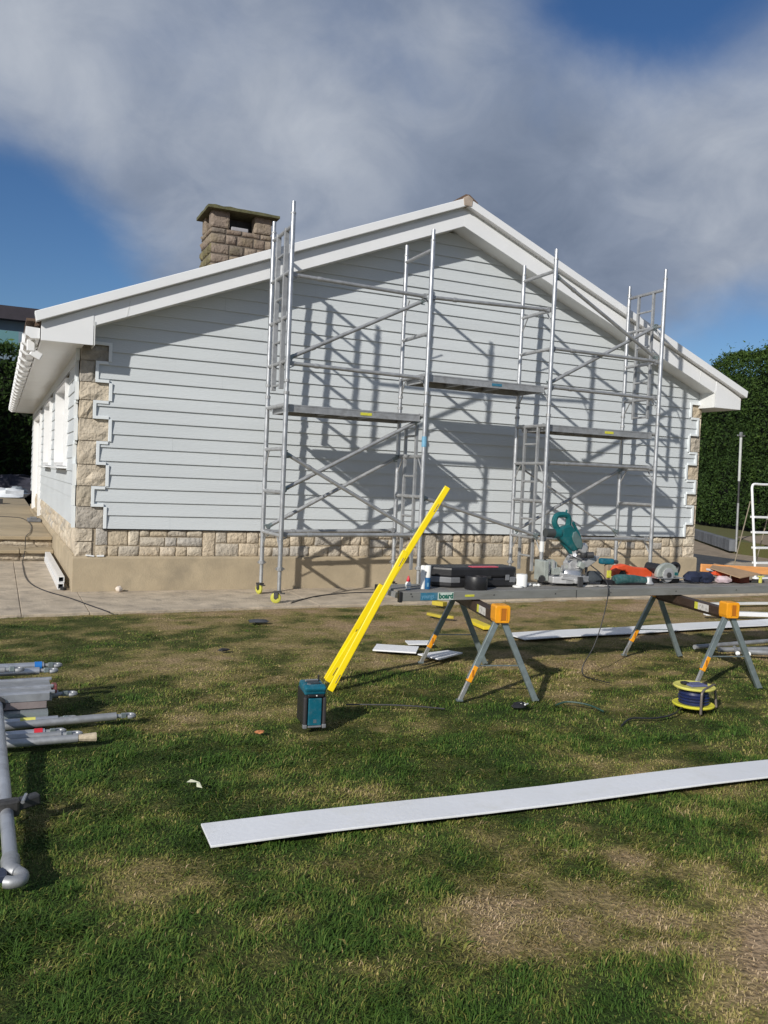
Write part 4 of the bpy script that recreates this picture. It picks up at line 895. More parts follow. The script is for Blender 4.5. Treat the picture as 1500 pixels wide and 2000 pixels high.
# staging board
BX0, BX1, BY0, BY1, BZ = 1.825, 6.6, -5.225, -4.785, .622
SB = thing('staging_board', (BX0, BY0, BZ), 'long grey aluminium staging board laid on two trestles as a workbench', 'staging board')
MB().bb(BX0+.012, BX1, BY0+.022, BY1-.022, BZ+.053, BZ+.0645).build('deck', mat('grey_deck', (.19, .185, .175), .75, var=.18, scale=5, bump=.25, dirt=((.33, .29, .22), 7, .8)), SB)
for y in (BY0, BY1-.022):
    r_ = MB().bb(BX0, BX1, y, y+.022, BZ, BZ+.0665).build('side_rail', mat('weathered_rail', (.27, .27, .255), .55, .35, var=.12, scale=7, dirt=((.17, .16, .13), 9, .6), stretch=(.5, 1, 2)), SB, bevel=.003)
    for xx in (.07, .16, .08, .78, 1.35, 1.9, 2.6, 3.3): MB().lathe((BX0+xx, y+(.0 if y == BY0 else .022), BZ+(.033 if xx != .07 else .052)), [(.006, 0), (.005, .0025)], 8, (0, -1 if y == BY0 else 1, 0)).build('rivet', DARKM, r_)
MB().bb(BX0-.006, BX0+.012, BY0+.022, BY1-.022, BZ+.012, BZ+.052).build('end_rail', ALU2, SB)
for y in (BY0+.012, BY1-.012): MB().box((BX0-.012, y, BZ+.030), (.028, .034, .078)).build('rubber_end', BLACK, SB, bevel=.006)
MB().bb(BX0+.10+1.45, BX0+.10+1.455, BY0-.003, BY0-.0005, BZ-.005, BZ+.06).build('scratch', DARKM, SB)
st = MB().bb(BX0+.148, BX0+.290, BY0-.0035, BY0-.0005, BZ+.004, BZ+.060).build('sticker', STK_B, SB)
st2 = MB().bb(BX0+.290, BX0+.425, BY0-.0035, BY0-.0005, BZ+.004, BZ+.060).build('sticker', STK_W, SB)
MB().bb(BX0+.525, BX0+.605, BY0-.0025, BY0-.0005, BZ+.024, BZ+.040).build('sticker', STK_Y, SB)
def text(s, x, y, z, size, m, parent, sx=1.0, bold=.0):
    c = D.curves.new('lettering', 'FONT'); c.body = s; c.size = size; c.extrude = .0005; c.offset = bold
    t_ = D.objects.new('lettering', c); COL.objects.link(t_); dg = bpy.context.evaluated_depsgraph_get(); me = D.meshes.new_from_object(t_.evaluated_get(dg)); D.objects.remove(t_)
    me.materials.clear(); me.materials.append(m); o = D.objects.new('lettering', me); COL.objects.link(o); o.parent = parent; o.rotation_euler = (math.pi/2, 0, 0); o.scale = (sx, 1, 1); o.location = Vector((x, y, z))-wloc(parent); return o
text('board', BX0+.299, BY0-.0045, BZ+.016, .054, STK_G, st2, .95, .0022)
text('youngs', BX0+.156, BY0-.0045, BZ+.019, .046, PALEB, st, .82, .0)

# ================================================================== TOOLS ON THE WORK BOARD
BEFORE = set(D.objects)
TZ = BZ+.065
def lathe_thing(name, label, cat, x, y, prof, m, n=24, parts=()):
    t = thing(name, (x, y, TZ), label, cat)
    for nm, pr, mm in ((name+'_body', prof, m),)+tuple(parts): MB().lathe((x, y, TZ), pr, n).build(nm, mm, t, smooth=True)
    return t
lathe_thing('glue_bottle', 'small white glue bottle with a red cap at the left end of the work board', 'bottle', 1.885, -5.19, [(.017, 0), (.018, .004), (.015, .012), (.020, .024), (.023, .030), (.023, .044), (.017, .056), (.012, .060)], WHITE,
            parts=(('red_cap', [(.014, .060), (.015, .062), (.013, .078), (.006, .096), (.005, .103)], RED), ('blue_ring', [(.0185, .001), (.0185, .006)], STK_B), ('blue_ring', [(.0235, .032), (.0235, .036)], PALEB)))
t = thing('aerosol_can', (2.052, -5.183, TZ), 'blue and white aerosol can standing near the sticker on the work board', 'can')
MB().lathe((2.052, -5.183, TZ), [(.020, 0), (.0215, .003), (.0215, .082), (.0205, .088)], 24).build('can_body', BLUE, t, smooth=True)
MB().lathe((2.052, -5.183, TZ), [(.0205, .088), (.0215, .090), (.0225, .170), (.0215, .178), (.018, .180)], 24).build('white_cap', WHITE, t, smooth=True)
MB().box((2.043, -5.2045, TZ+.035), (.014, .002, .03)).build('label', PALEB, t)
tag(MB().lathe((2.020, -5.165, TZ), [(.019, 0), (.020, .003), (.020, .172), (.015, .178)], 20).build('white_tube', WHITE, smooth=True), 'white sealant tube standing behind the blue and white can', 'tube')
# tool case
def rrect(x0, x1, y0, y1, r, n=4):
    P = []
    for cx, cy, a in ((x1-r, y1-r, 0), (x0+r, y1-r, 90), (x0+r, y0+r, 180), (x1-r, y0+r, 270)):
        for i in range(n+1): t = math.radians(a+90*i/n); P.append((cx+r*math.cos(t), cy+r*math.sin(t)))
    return P
cx0, cx1, cy0, cy1 = 2.15, 2.90, -5.10, -4.84
t = thing('tool_case', (2.55, -4.95, TZ), 'long black tool case with grey corners and a pink stripe on its lid', 'case')
MB().prismZ([(cx0+.01, cy1), (cx0, cy0+.10), (cx0+.12, cy0), (cx1-.05, cy0), (cx1, cy0+.06), (cx1, cy1)], TZ+.004, TZ+.075).build('case_base', BLACK, t, bevel=.014)
MB().prismZ([(cx0+.01, cy1), (cx0, cy0+.10), (cx0+.12, cy0), (cx1-.05, cy0), (cx1, cy0+.06), (cx1, cy1)], TZ+.078, TZ+.158).build('case_lid', BLACK, t, bevel=.018)
MB().prismZ([(cx0-.004, cy0+.13), (cx0-.004, cy0+.097), (cx0+.117, cy0-.005), (cx0+.20, cy0-.005), (cx0+.20, cy0+.03), (cx0+.10, cy0+.05)], TZ+.038, TZ+.082).build('corner_guard', GREYP, t, bevel=.006)
MB().prismZ([(cx1-.10, cy0-.005), (cx1-.047, cy0-.005), (cx1+.004, cy0+.057), (cx1+.004, cy0+.12), (cx1-.03, cy0+.1), (cx1-.10, cy0+.03)], TZ+.038, TZ+.082).build('corner_guard', GREYP, t, bevel=.006)
MB().bb(2.46, 2.70, cy0+.012, cy0+.075, TZ+.157, TZ+.1625).build('stripe', PINK, t)
MB().bb(2.50, 2.62, cy0-.022, cy0-.002, TZ+.07, TZ+.095).build('handle', mat('black_gloss', (.03, .03, .03), .25), t, bevel=.006)
for xx in (2.42, 2.76): MB().bb(xx, xx+.035, cy0-.010, cy0+.0, TZ+.055, TZ+.10).build('latch', GREYP, t, bevel=.003)
lathe_thing('tape_roll', 'fat black tape roll lying flat in front of the tool case', 'roll', 2.44, -5.175, [(.085, 0), (.088, .004), (.088, .098), (.085, .103), (.052, .103), (.050, .05)], BLACK, 30)
t = lathe_thing('white_roll', 'small white roll on a flat white lid to the right of the tool case', 'roll', 2.925, -5.14, [(.044, 0), (.047, .003), (.047, .096), (.044, .101), (.020, .104)], WHITE, 28)
tag(MB().lathe((2.87, -5.175, TZ), [(.040, 0), (.042, .002), (.042, .012), (.038, .015)], 26).build('plastic_disc', WHITE, smooth=True), 'flat white lid lying against the foot of the small white roll', 'lid')
for i, (x, y) in enumerate(((3.01, -5.13), (3.045, -5.155), (3.085, -5.15))):
    tag(lump('plastic_clip', (x, y, TZ+.012), (.018, .012, .012), WHITE, 40+i, flat=.9, rough=.3, n=8, k=5), ('small white plastic clip nearest the white roll', 'middle one of three small white plastic clips by the saw', 'rightmost small white plastic clip, nearest the saw')[i], 'clip')
# mitre saw
t = thing('mitre_saw', (3.42, -4.99, TZ), 'mitre saw with raised teal head on the grey work board', 'saw')
sy = -4.995
MB().prismZ([(3.24, -5.10), (3.34, -5.15), (3.40, -5.16), (3.46, -5.12), (3.66, -5.06), (3.66, -4.90), (3.24, -4.86)], TZ+.02, TZ+.075).build('base_casting', CASTM, t, bevel=.008)
for x, y in ((3.27, -5.07), (3.63, -5.04), (3.27, -4.89), (3.63, -4.92)): MB().box((x, y, TZ+.011), (.045, .035, .022)).build('foot', DARKM, t, bevel=.004)
MB().lathe((3.455, -4.99, TZ+.055), [(.122, 0), (.134, .010), (.130, .052), (.118, .072), (.060, .076)], 36).build('turntable', STEEL, t, smooth=True)
MB().bar((3.44, -5.08, TZ+.05), (3.435, -5.20, TZ+.045), .07, .04).build('mitre_arm', CASTM, t, bevel=.008)
MB().bb(3.418, 3.462, -5.215, -5.19, TZ+.0, TZ+.085).build('mitre_handle', DARKM, t, bevel=.004)
for x0, x1 in ((3.215, 3.40), (3.50, 3.67)):
    f_ = MB(); 
    f_.prismY([(x0, TZ+.08), (x1, TZ+.08), (x1, TZ+.175), (x1-.04, TZ+.20), (x0+.03, TZ+.20), (x0, TZ+.15)], -4.935, -4.915); f_ = f_.build('fence', GUARD, t, bevel=.003)
    for k in range(3): xx = x0+.035+k*.05; MB().bb(xx, xx+.012, -4.955, -4.936, TZ+.08, TZ+.19).build('fence_rib', CASTM, f_)
MB().bb(3.19, 3.235, -5.05, -4.9, TZ+.03, TZ+.20).build('side_support', GUARD, t, bevel=.008)
MB().tube((3.185, -5.03, TZ+.055), (3.16, -5.06, TZ+.05), .028, 12).build('clamp_knob', BLACK, t)
MB().tube((3.22, -4.97, TZ+.165), (3.26, -4.97, TZ+.19), .022, 10).build('clamp_knob', BLACK, t)
MB().bar((3.30, -5.12, TZ+.075), (3.46, -5.16, TZ+.055), .055, .03).build('work_stop', CASTM, t, bevel=.006)
MB().prismY([(3.52, TZ+.06), (3.62, TZ+.06), (3.66, TZ+.15), (3.64, TZ+.24), (3.56, TZ+.25), (3.50, TZ+.17)], -4.97, -4.87).build('pivot_column', CASTM, t, bevel=.01)
MB().tube((3.50, -5.0, TZ+.27), (3.70, -4.90, TZ+.31), .034, 14).build('slide_housing', CASTM, t, smooth=True)
MB().tube((3.47, -4.98, TZ+.21), (3.80, -4.88, TZ+.235), .016, 12).build('slide_rail', STEEL, t, smooth=True)
MB().tube((3.49, -5.05, TZ+.25), (3.66, -4.94, TZ+.20), .016, 12).build('slide_rail', STEEL, t, smooth=True)
MB().prismY([(3.60, TZ+.18), (3.72, TZ+.24), (3.80, TZ+.235), (3.76, TZ+.19), (3.66, TZ+.13), (3.57, TZ+.13)], -5.0, -4.94).build('rear_arm', CASTM, t, bevel=.008)
MB().box((3.59, -5.0, TZ+.30), (.09, .07, .07), Matrix.Rotation(.5, 3, 'Y')).build('gear_case', CASTM, t, bevel=.012)
hd = MB().prismY([(3.33, TZ+.40), (3.40, TZ+.345), (3.50, TZ+.275), (3.565, TZ+.30), (3.575, TZ+.36), (3.53, TZ+.44), (3.46, TZ+.50), (3.40, TZ+.49), (3.33, TZ+.46)], -5.03, -4.955).build('saw_head', TEALS, t, bevel=.014)
MB().prismY([(3.47, TZ+.44), (3.50, TZ+.45), (3.545, TZ+.40), (3.575, TZ+.34), (3.56, TZ+.30), (3.52, TZ+.305), (3.475, TZ+.36), (3.46, TZ+.40)], -5.045, -5.031).build('blade_guard', mat('grey_teal_guard', (.12, .19, .19), .4, .2, var=.2, scale=18), t, bevel=.006)
MB().prismY([(3.565, TZ+.30), (3.62, TZ+.27), (3.56, TZ+.42), (3.49, TZ+.53), (3.47, TZ+.52), (3.53, TZ+.43)], -5.02, -5.004).build('upper_guard', TEALS, t, bevel=.003)
h_ = MB().path(wire([(3.355, -4.99, TZ+.45), (3.312, -4.99, TZ+.505), (3.315, -4.99, TZ+.555), (3.345, -4.99, TZ+.580), (3.42, -4.99, TZ+.582), (3.452, -4.99, TZ+.55), (3.445, -4.99, TZ+.47)], 3), .025, 8)
h_.build('handle', TEALS, t, smooth=True); MB().tube((3.42, -4.99, TZ+.595), (3.43, -4.99, TZ+.625), .008, 8).build('lock_lever', TEALS, t)
MB().tube((3.36, -5.0, TZ+.425), (3.215, -5.0, TZ+.43), .038, 18).build('motor', mat('dark_grey_plastic', (.05, .055, .055), .5, var=.2), t, smooth=True)
MB().tube((3.355, -5.0, TZ+.425), (3.30, -5.0, TZ+.427), .042, 18).build('motor_collar', TEALS, t, smooth=True)
MB().prismY([(3.38, TZ+.35), (3.44, TZ+.32), (3.54, TZ+.27), (3.53, TZ+.25), (3.485, TZ+.255)], -5.0, -4.97).build('link_arm', TEALS, t, bevel=.004)
tag(lump('dust_bag', (3.70, -5.06, TZ+.055), (.095, .06, .06), mat('dark_grey_cloth', (.05, .06, .07), .85, var=.3, bump=.4), 61, rough=.14, n=14), 'dark grey dust bag lying at the right foot of the mitre saw', 'bag')
tag(MB().path(wire([(3.64, -5.02, TZ+.17), (3.66, -5.16, TZ+.10), (3.655, -5.235, TZ+.02), (3.645, -5.245, TZ-.1), (3.59, -5.25, .38), (3.52, -5.26, .22), (3.42, -5.27, .08), (3.40, -5.30, .01), (3.38, -5.45, .012), (3.42, -5.6, .012)], 6), .0045, 6).build('power_cable', BLACK, smooth=True), 'thin black cable hanging from the mitre saw down to the grass', 'cable')
MB().bar((3.30, -5.13, TZ+.10), (3.50, -5.15, TZ+.07), .05, .025).build('extension_wing', CASTM, t, bevel=.005)
MB().prismY([(3.25, TZ+.09), (3.33, TZ+.09), (3.36, TZ+.125), (3.31, TZ+.15), (3.25, TZ+.14)], -5.09, -5.06).build('side_bracket', GUARD, t, bevel=.004)
MB().tube((3.33, -5.10, TZ+.12), (3.33, -5.10, TZ+.17), .010, 10).build('clamp_post', STEEL, t); MB().tube((3.60, -5.07, TZ+.08), (3.60, -5.07, TZ+.15), .012, 10).build('clamp_post', DARKM, t)
MB().box((3.52, -5.10, TZ+.17), (.06, .04, .05), Matrix.Rotation(.4, 3, 'Y')).build('blade_bracket', GUARD, t, bevel=.008); MB().tube((3.64, -5.0, TZ+.245), (3.70, -5.03, TZ+.25), .026, 14).build('dust_port', DARKM, t)
MB().lathe((3.605, -5.01, TZ+.25), [(.03, 0), (.03, .02), (.012, .03)], 16, (0, -1, 0)).build('bevel_knob', DARKM, t)
# impact driver standing on its battery
t = thing('impact_driver', (3.825, -5.09, TZ), 'cordless driver with teal head and yellow label standing upright on its battery', 'drill')
MB().box((3.825, -5.09, TZ+.022), (.075, .085, .044)).build('battery', BLACK, t, bevel=.008)
MB().bar((3.825, -5.09, TZ+.042), (3.828, -5.085, TZ+.17), .040, .046, (0, 1, 0)).build('grip', mat('tan_grip', (.30, .22, .15), .6, var=.2), t, bevel=.010)
MB().box((3.823, -5.1175, TZ+.092), (.042, .012, .062)).build('label', STK_Y, t, bevel=.003); MB().box((3.823, -5.125, TZ+.09), (.012, .002, .03)).build('label_mark', YELP, t)
MB().bar((3.75, -5.075, TZ+.200), (3.885, -5.09, TZ+.195), .055, .052).build('motor_housing', TEAL, t, bevel=.016); MB().tube((3.88, -5.09, TZ+.195), (3.925, -5.095, TZ+.193), .016, 12).build('chuck', DARKM, t)
# red-orange jigsaw case / tool
t = thing('orange_tool', (4.18, -4.93, TZ), 'red-orange power tool with arched dark handle opening behind the teal grinder', 'power tool')
MB().prismY([(4.00, TZ+.05), (4.0, TZ+.10), (4.035, TZ+.145), (4.11, TZ+.160), (4.22, TZ+.135), (4.36, TZ+.125), (4.43, TZ+.085), (4.42, TZ+.04), (4.36, TZ+.012), (4.17, TZ+.012), (4.16, TZ+.075), (4.12, TZ+.105), (4.07, TZ+.10), (4.04, TZ+.05)], -4.98, -4.90).build('tool_body', REDO, t, bevel=.012)
MB().prismY([(4.055, TZ+.0), (4.155, TZ+.0), (4.155, TZ+.07), (4.12, TZ+.10), (4.075, TZ+.095), (4.05, TZ+.05)], -4.965, -4.915).build('handle_recess', BLACK, t, bevel=.006)
MB().tube((4.42, -4.94, TZ+.075), (4.49, -4.95, TZ+.07), .032, 12).build('nose', mat('dusty_pink_plastic', (.45, .17, .13), .6), t, smooth=True)
# grinder
t = thing('angle_grinder', (4.06, -5.13, TZ), 'dusty teal and black grinder lying in front of the red-orange tool', 'power tool')
MB().path(wire([(3.875, -5.12, TZ+.04), (3.95, -5.125, TZ+.048), (4.08, -5.13, TZ+.045), (4.20, -5.14, TZ+.035)], 4), [.034, .040, .043, .044, .044, .043, .042, .041, .04, .038, .036, .034, .032], 14).build('grinder_body', mat('dusty_teal', (.03, .10, .10), .55, var=.4, scale=22, dirt=((.16, .17, .16), 20, .8)), t, smooth=True)
MB().path([(3.87, -5.125, TZ+.018), (4.0, -5.14, TZ+.020), (4.19, -5.15, TZ+.018)], .0175, 10).build('rubber_grip', BLACK, t, smooth=True)
MB().lathe((4.235, -5.145, TZ+.006), [(.045, 0), (.047, .004), (.03, .03), (.028, .06)], 16).build('gear_head', CASTM, t, smooth=True)
# circular saw
t = thing('circular_saw', (4.50, -5.07, TZ), 'circular saw with grey blade guard standing near the right trestle', 'saw')
gx_, gz_ = 4.495, TZ+.072
P_ = [(gx_+.125*math.cos(math.radians(a)), gz_+.112*math.sin(math.radians(a))) for a in range(-8, 189, 14)]
MB().prismY(P_+[(gx_-.07, gz_-.012), (gx_+.06, gz_-.012)], -5.10, -5.055).build('blade_guard', GUARD, t, bevel=.010)
MB().lathe((gx_, -5.10, gz_+.005), [(.062, 0), (.062, .006), (.052, .008)], 24, (0, -1, 0)).build('guard_ring', CASTM, t, smooth=True)
MB().lathe((gx_, -5.108, gz_+.005), [(.024, 0), (.024, .010), (.014, .012)], 14, (0, -1, 0)).build('blade_bolt', DARKM, t, smooth=True)
MB().bb(gx_-.135, gx_+.17, -5.125, -4.97, TZ+.046, TZ+.054).build('base_plate', STEEL, t, bevel=.002)
MB().lathe((gx_-.0, -5.078, gz_+.0), [(.070, 0), (.070, .003)], 30, (0, 1, 0)).build('saw_blade', STEEL, t)
MB().bb(gx_-.155, gx_-.05, -5.06, -4.96, TZ+.002, TZ+.045).build('battery', BLACK, t, bevel=.01); MB().bb(gx_+.07, gx_+.17, -5.07, -4.96, TZ+.002, TZ+.044).build('front_block', BLACK, t, bevel=.01)
MB().path(wire([(gx_+.06, -5.02, TZ+.10), (gx_+.13, -5.02, TZ+.165), (gx_+.19, -5.02, TZ+.15), (gx_+.175, -5.02, TZ+.09), (gx_+.12, -5.02, TZ+.06)], 4), .020, 10).build('handle', BLACK, t, smooth=True)
MB().tube((gx_-.02, -5.05, TZ+.12), (gx_-.06, -4.90, TZ+.125), .048, 14).build('motor', BLACK, t, smooth=True)
MB().bb(gx_+.075, gx_+.115, -5.106, -5.09, TZ+.075, TZ+.10).build('label', TEALS, t)
tag(lump('work_glove', (4.79, -5.09, TZ+.05), (.10, .065, .058), NAVY, 71, rough=.2, n=14), 'crumpled navy work glove right of the circular saw', 'glove')
tag(lump('work_glove', (4.93, -5.10, TZ+.044), (.095, .06, .055), NAVY, 72, rough=.22, n=14), 'second navy work glove, lying beside the pinkish paper', 'glove')
tag(lump('crumpled_paper', (5.12, -5.13, TZ+.03), (.085, .05, .036), PAPER, 73, rough=.22, n=12), 'crumpled pinkish paper in front of the orange packet', 'paper')
tag(MB().box((5.16, -5.05, TZ+.075), (.19, .08, .045), Matrix.Rotation(.18, 3, 'Y')).build('orange_packet', REDO, bevel=.006), 'flat red-orange packet propped against the cardboard', 'packet')
tag(MB().box((5.08, -5.04, TZ+.105), (.11, .05, .02), Matrix.Rotation(.2, 3, 'Y')).build('white_packet', mat('grey_white_label', (.5, .5, .52), .6), bevel=.004), 'small pale packet lying on the red-orange packet', 'packet')
tag(MB().box((5.37, -5.10, TZ+.033), (.135, .10, .066), Matrix.Rotation(.1, 3, 'Z')).build('red_brown_box', REDBR, bevel=.004), 'small red-brown box under the sheet of cardboard', 'box')
cv = [(5.02, -4.98, .815), (5.20, -5.17, .745), (5.58, -5.06, .765), (5.26, -4.80, .838)]
cb = MB().add(cv+[(x, y, z+.006) for x, y, z in cv], [(0, 1, 2, 3), (7, 6, 5, 4), (0, 4, 5, 1), (1, 5, 6, 2), (2, 6, 7, 3), (3, 7, 4, 0)])
tag(cb.build('cardboard_sheet', CARD), 'brown cardboard sheet lying across the red-brown box', 'cardboard')
tag(MB().bar((5.05, -4.815, TZ+.120), (6.5, -4.93, TZ+.070), .022, .072).build('orange_plank', ORG2, bevel=.003), 'long bright orange plank on edge along the back of the work board', 'plank')
tag(MB().bb(5.48, 5.64, -5.14, -5.09, TZ, TZ+.022).bb(5.52, 5.60, -5.12, -5.095, TZ+.022, TZ+.03).build('hand_file', DARKM, bevel=.004), 'dark hand tool lying at the right edge of the board', 'tool')
tag(MB().bb(5.55, 5.575, -5.17, -5.15, TZ, TZ+.055).bb(5.535, 5.60, -5.17, -5.15, TZ+.055, TZ+.068).build('small_clamp', YELP, bevel=.003), 'small yellow clamp standing at the right edge of the board', 'clamp')
# sawdust and dust on the board
tag(lump('sawdust', (3.62, -5.17, TZ+.001), (.16, .035, .006), mat('sawdust', (.52, .49, .44), .95, var=.1, bump=.5), 81, flat=.3, rough=.35, n=18), 'pale sawdust spilled in front of the mitre saw', 'sawdust', None, 'stuff')

for o in [o for o in D.objects if o not in BEFORE and o.parent is None]:
    n_ = o.name.split('.')[0]
    dy_ = {'tool_case': .06, 'tape_roll': .045, 'mitre_saw': .09, 'power_cable': 0, 'orange_plank': 0, 'cardboard_sheet': .03}.get(n_, .115)
    o.location.x += {'power_cable': .03}.get(n_, .058); o.location.y += dy_
# ================================================================== THINGS ON THE GRASS
t = thing('cable_reel', (3.58, -6.33, 0), 'open yellow cable reel with navy cable, lying on its side before the right trestle', 'cable reel')
t.scale = (1, 1, .84)
rc = (3.575, -6.33)
for z in (.030, .178):
    MB().lathe((*rc, z), [(.03, 0), (.138, 0), (.142, .006), (.142, .014), (.136, .019), (.126, .016), (.03, .016)], 40).build('reel_disc', YELP if z > .1 else mat('yellow_disc', (.66, .62, .05), .5, var=.1), t, smooth=True)
MB().lathe((*rc, .047), [(.100, 0), (.103, .014), (.097, .022), (.105, .036), (.098, .046), (.106, .060), (.097, .070), (.101, .084), (.094, .096), (.096, .110), (.088, .131)], 32).build('wound_cable', NAVYC, t, smooth=True)
MB().box((rc[0]-.0, rc[1]-.01, .203), (.13, .10, .018), Matrix.Rotation(-.15, 3, 'Z')).build('socket_panel', mat('slate_blue_plastic', (.12, .13, .25), .45), t, bevel=.006)
MB().box((rc[0]-.06, rc[1]+.03, .212), (.05, .045, .022)).build('plug', BLACK, t, bevel=.008); MB().box((rc[0]+.095, rc[1]-.0, .202), (.03, .03, .014)).build('cut_out_switch', BLACK, t, bevel=.004)
MB().path(wire([(3.50, -6.475, .004), (3.50, -6.475, .15), (3.515, -6.468, .185), (3.56, -6.448, .197), (3.70, -6.375, .197), (3.745, -6.35, .185), (3.755, -6.345, .15), (3.76, -6.36, .004)], 4), .009, 10).build('stand_frame', mat('brown_grey_tube', (.20, .17, .15), .45, .4), t, smooth=True)
tag(MB().path(wire([(3.47, -6.36, .03), (3.40, -6.38, .02), (3.33, -6.42, .012), (3.22, -6.46, .01), (3.08, -6.47, .008), (2.95, -6.42, .004), (2.8, -6.5, -.01)], 5), .006, 6).build('reel_cable', BLACK, smooth=True), 'short loose end of cable running off the yellow reel into the grass', 'cable')
tag(MB().path(wire([(2.66, -5.99, .0), (2.75, -6.0, .02), (2.84, -6.11, .022), (2.87, -6.24, .008)], 5), .006, 6).build('hose_offcut', mat('dark_green_hose', (.02, .06, .045), .5)), 'short piece of dark green hose in the grass left of the reel', 'hose')
t = thing('black_glove', (2.37, -5.99, 0), 'black and white glove lying on the grass in front of the left trestle', 'glove')
lump('glove_palm', (2.36, -5.99, .02), (.06, .035, .022), BLACK, 91, t, rough=.25); 
for k in range(3): MB().tube((2.34+.02*k, -5.99-.02*k, .035), (2.40+.012*k, -5.96-.02*k, .03), .0055, 6).build('white_piping', WHITE, t)
def hooktube(x0, x1, y, z, r, label, m=ALU2, dy=0, hook=1, clip=None, y1=None, z1=None, loc=None):
    a = Vector((x0, y, z)); b = Vector((x1, y if y1 is None else y1, z if z1 is None else z1)); d = (b-a).normalized(); s = Vector((0, 0, 1)).cross(d)
    t = thing('scaffold_brace', b, label, 'scaffold tube', 'dismantled scaffold tubes heaped at the left')
    MB().tube(a, b, r, 14).build('tube', m, t, smooth=True)
    if hook:
        p = b+d*.005; q = [p-d*.02, p+d*.03, p+d*.055+s*.012, p+d*.085+s*.008, p+d*.095-s*.018, p+d*.078-s*.036, p+d*.055-s*.034]
        MB().path(wire(q, 3), .013, 8).build('claw', ALU2, t, smooth=True)
        MB().box(p+d*.035-s*.014+Vector((0, 0, .005)), (.03, .016, .03), Matrix((d, s, (0, 0, 1))).transposed()).build('latch', GALV, t, bevel=.003)
    if clip: MB().tube(b-d*.055, b-d*.012, r+.004, 12).build('marker_band', clip, t, smooth=True)
    return t
hooktube(-3.3, -.57, -4.93, .215, .023, 'bright tube with a blue band, the furthest back on the heap of scaffold parts', ALU, clip=BLUE2)
hooktube(-3.2, -.60, -5.03, .205, .023, 'second bright tube from the back of the heap, in front of the blue-banded one', ALU)
hooktube(-3.2, -.80, -5.08, .235, .018, 'short tube whose claw sits on top of the heap near the left edge', ALU2)
hooktube(-3.0, -.50, -5.25, .105, .024, 'tube poking out under the flat scaffold frame with a round claw end')
fr = thing('scaffold_section', (-.53, -5.3, 0), 'flat grey scaffold frame member lying in the heap at the left', 'scaffold frame')
MB().bb(-3.1, -.545, -5.44, -5.10, .115, .165).build('channel_web', ALU2, fr, bevel=.004)
for y in (-5.45, -5.31, -5.115): MB().bb(-3.1, -.53, y, y+.028, .16, .178).build('channel_lip', ALU, fr, bevel=.004)
MB().bb(-3.1, -.56, -5.475, -5.452, .128, .176).build('channel_flange', ALU, fr, bevel=.003)
MB().bb(-3.1, -.575, -5.47, -5.455, .084, .126).build('channel_flange', mat('brownish_aluminium', (.30, .25, .24), .55, .4, var=.12), fr, bevel=.003)
MB().box((-.525, -5.27, .15), (.03, .07, .05)).build('corner_block', mat('dusty_red', (.22, .07, .07), .6, var=.3), fr, bevel=.005)
tag(MB().bb(-3.1, -.57, -5.53, -5.15, .003, .078).build('scaffold_toe_board', mat('blue_grey_metal', (.30, .34, .35), .5, .4, var=.1)), 'blue-grey flat member at the bottom of the heap, under the scaffold frame', 'scaffold board')
FLAT.append((-3.1, -5.34, -.57, -5.34, .19))
hooktube(-3.0, -.52, -5.585, .045, .021, 'tube with a yellow mark and claw, directly in front of the blue-grey member', ALU, clip=None)
tag(MB().tube((-.72, -5.585, .045), (-.64, -5.585, .045), .0222, 12).build('yellow_mark', YELP), 'yellow-green tape wrapped round one of the heaped tubes', 'tape')
hooktube(-3.0, -.20, -5.75, .030, .023, 'longest tube of the heap, sticking out furthest to the right', ALU2, y1=-5.60, z1=.04)
hooktube(-3.0, -.60, -5.80, .040, .019, 'short tube with a red band near the front of the heap', ALU, clip=RED)
hooktube(-3.0, -.52, -5.86, .035, .021, 'tube with a plain claw between the red-banded tube and the frontmost tube', ALU2)
ft = hooktube(-3.0, -.44, -5.93, .030, .022, 'frontmost tube of the heap, ending in a pale frayed tip', ALU2, hook=0)
MB().tube((-.44, -5.93, .03), (-.345, -5.925, .026), .019, 10, .026).build('frayed_end', mat('pale_tan', (.5, .42, .3), .7, var=.3, scale=40), ft)
for y, hw in ((-5.64, .05), (-5.74, .03), (-5.90, .06)): FLAT.append((-3, y, -.3, y, hw))
t = thing('scaffold_brace', (-.775, -7.5, .04), 'thick grey scaffold tube lying towards the camera at the left edge', 'scaffold tube')
a = Vector((-.838, -5.50, .125)); b = Vector((-.790, -7.42, .036)); d = (b-a).normalized(); s = Vector((1, 0, 0))
MB().tube(a, b, .027, 20).build('tube', mat('worn_grey_tube', (.44, .46, .49), .45, .55, var=.12, scale=6, dirt=((.20, .20, .22), 10, .6)), t, smooth=True)
MB().tube(a-d*.01, a-d*.05, .044, 16).build('end_cap', DARKM, t, smooth=True)
MB().path(wire([b-d*.05, b+d*.03, b+d*.055+s*.022, b+d*.085+s*.036, b+d*.115+s*.028, b+d*.122+s*.0, b+d*.112-s*.022], 4), [.034, .034, .033, .031, .030]+[.027]*3+[.022]*17, 12).build('claw', ALU2, t, smooth=True)
MB().box(b+d*.06-s*.03, (.03, .07, .03)).build('latch', mat('dark_blue_metal', (.03, .04, .07), .5), t, bevel=.006)
c_ = a+(b-a)*.755
MB().box(c_+Vector((.0, 0, .015)), (.10, .05, .075), Matrix.Rotation(.12, 3, 'Z')).build('clamp_band', mat('worn_dark_steel', (.10, .095, .09), .45, .6, var=.3, scale=25), t, bevel=.012)
MB().bar(c_+Vector((.03, .01, .02)), c_+Vector((.125, .045, .03)), .05, .045).build('clamp_arm', DARKM, t, bevel=.008)
MB().tube(c_+Vector((.06, -.03, .045)), c_+Vector((.075, .04, .05)), .008, 8).build('clamp_bolt', STEEL, t)
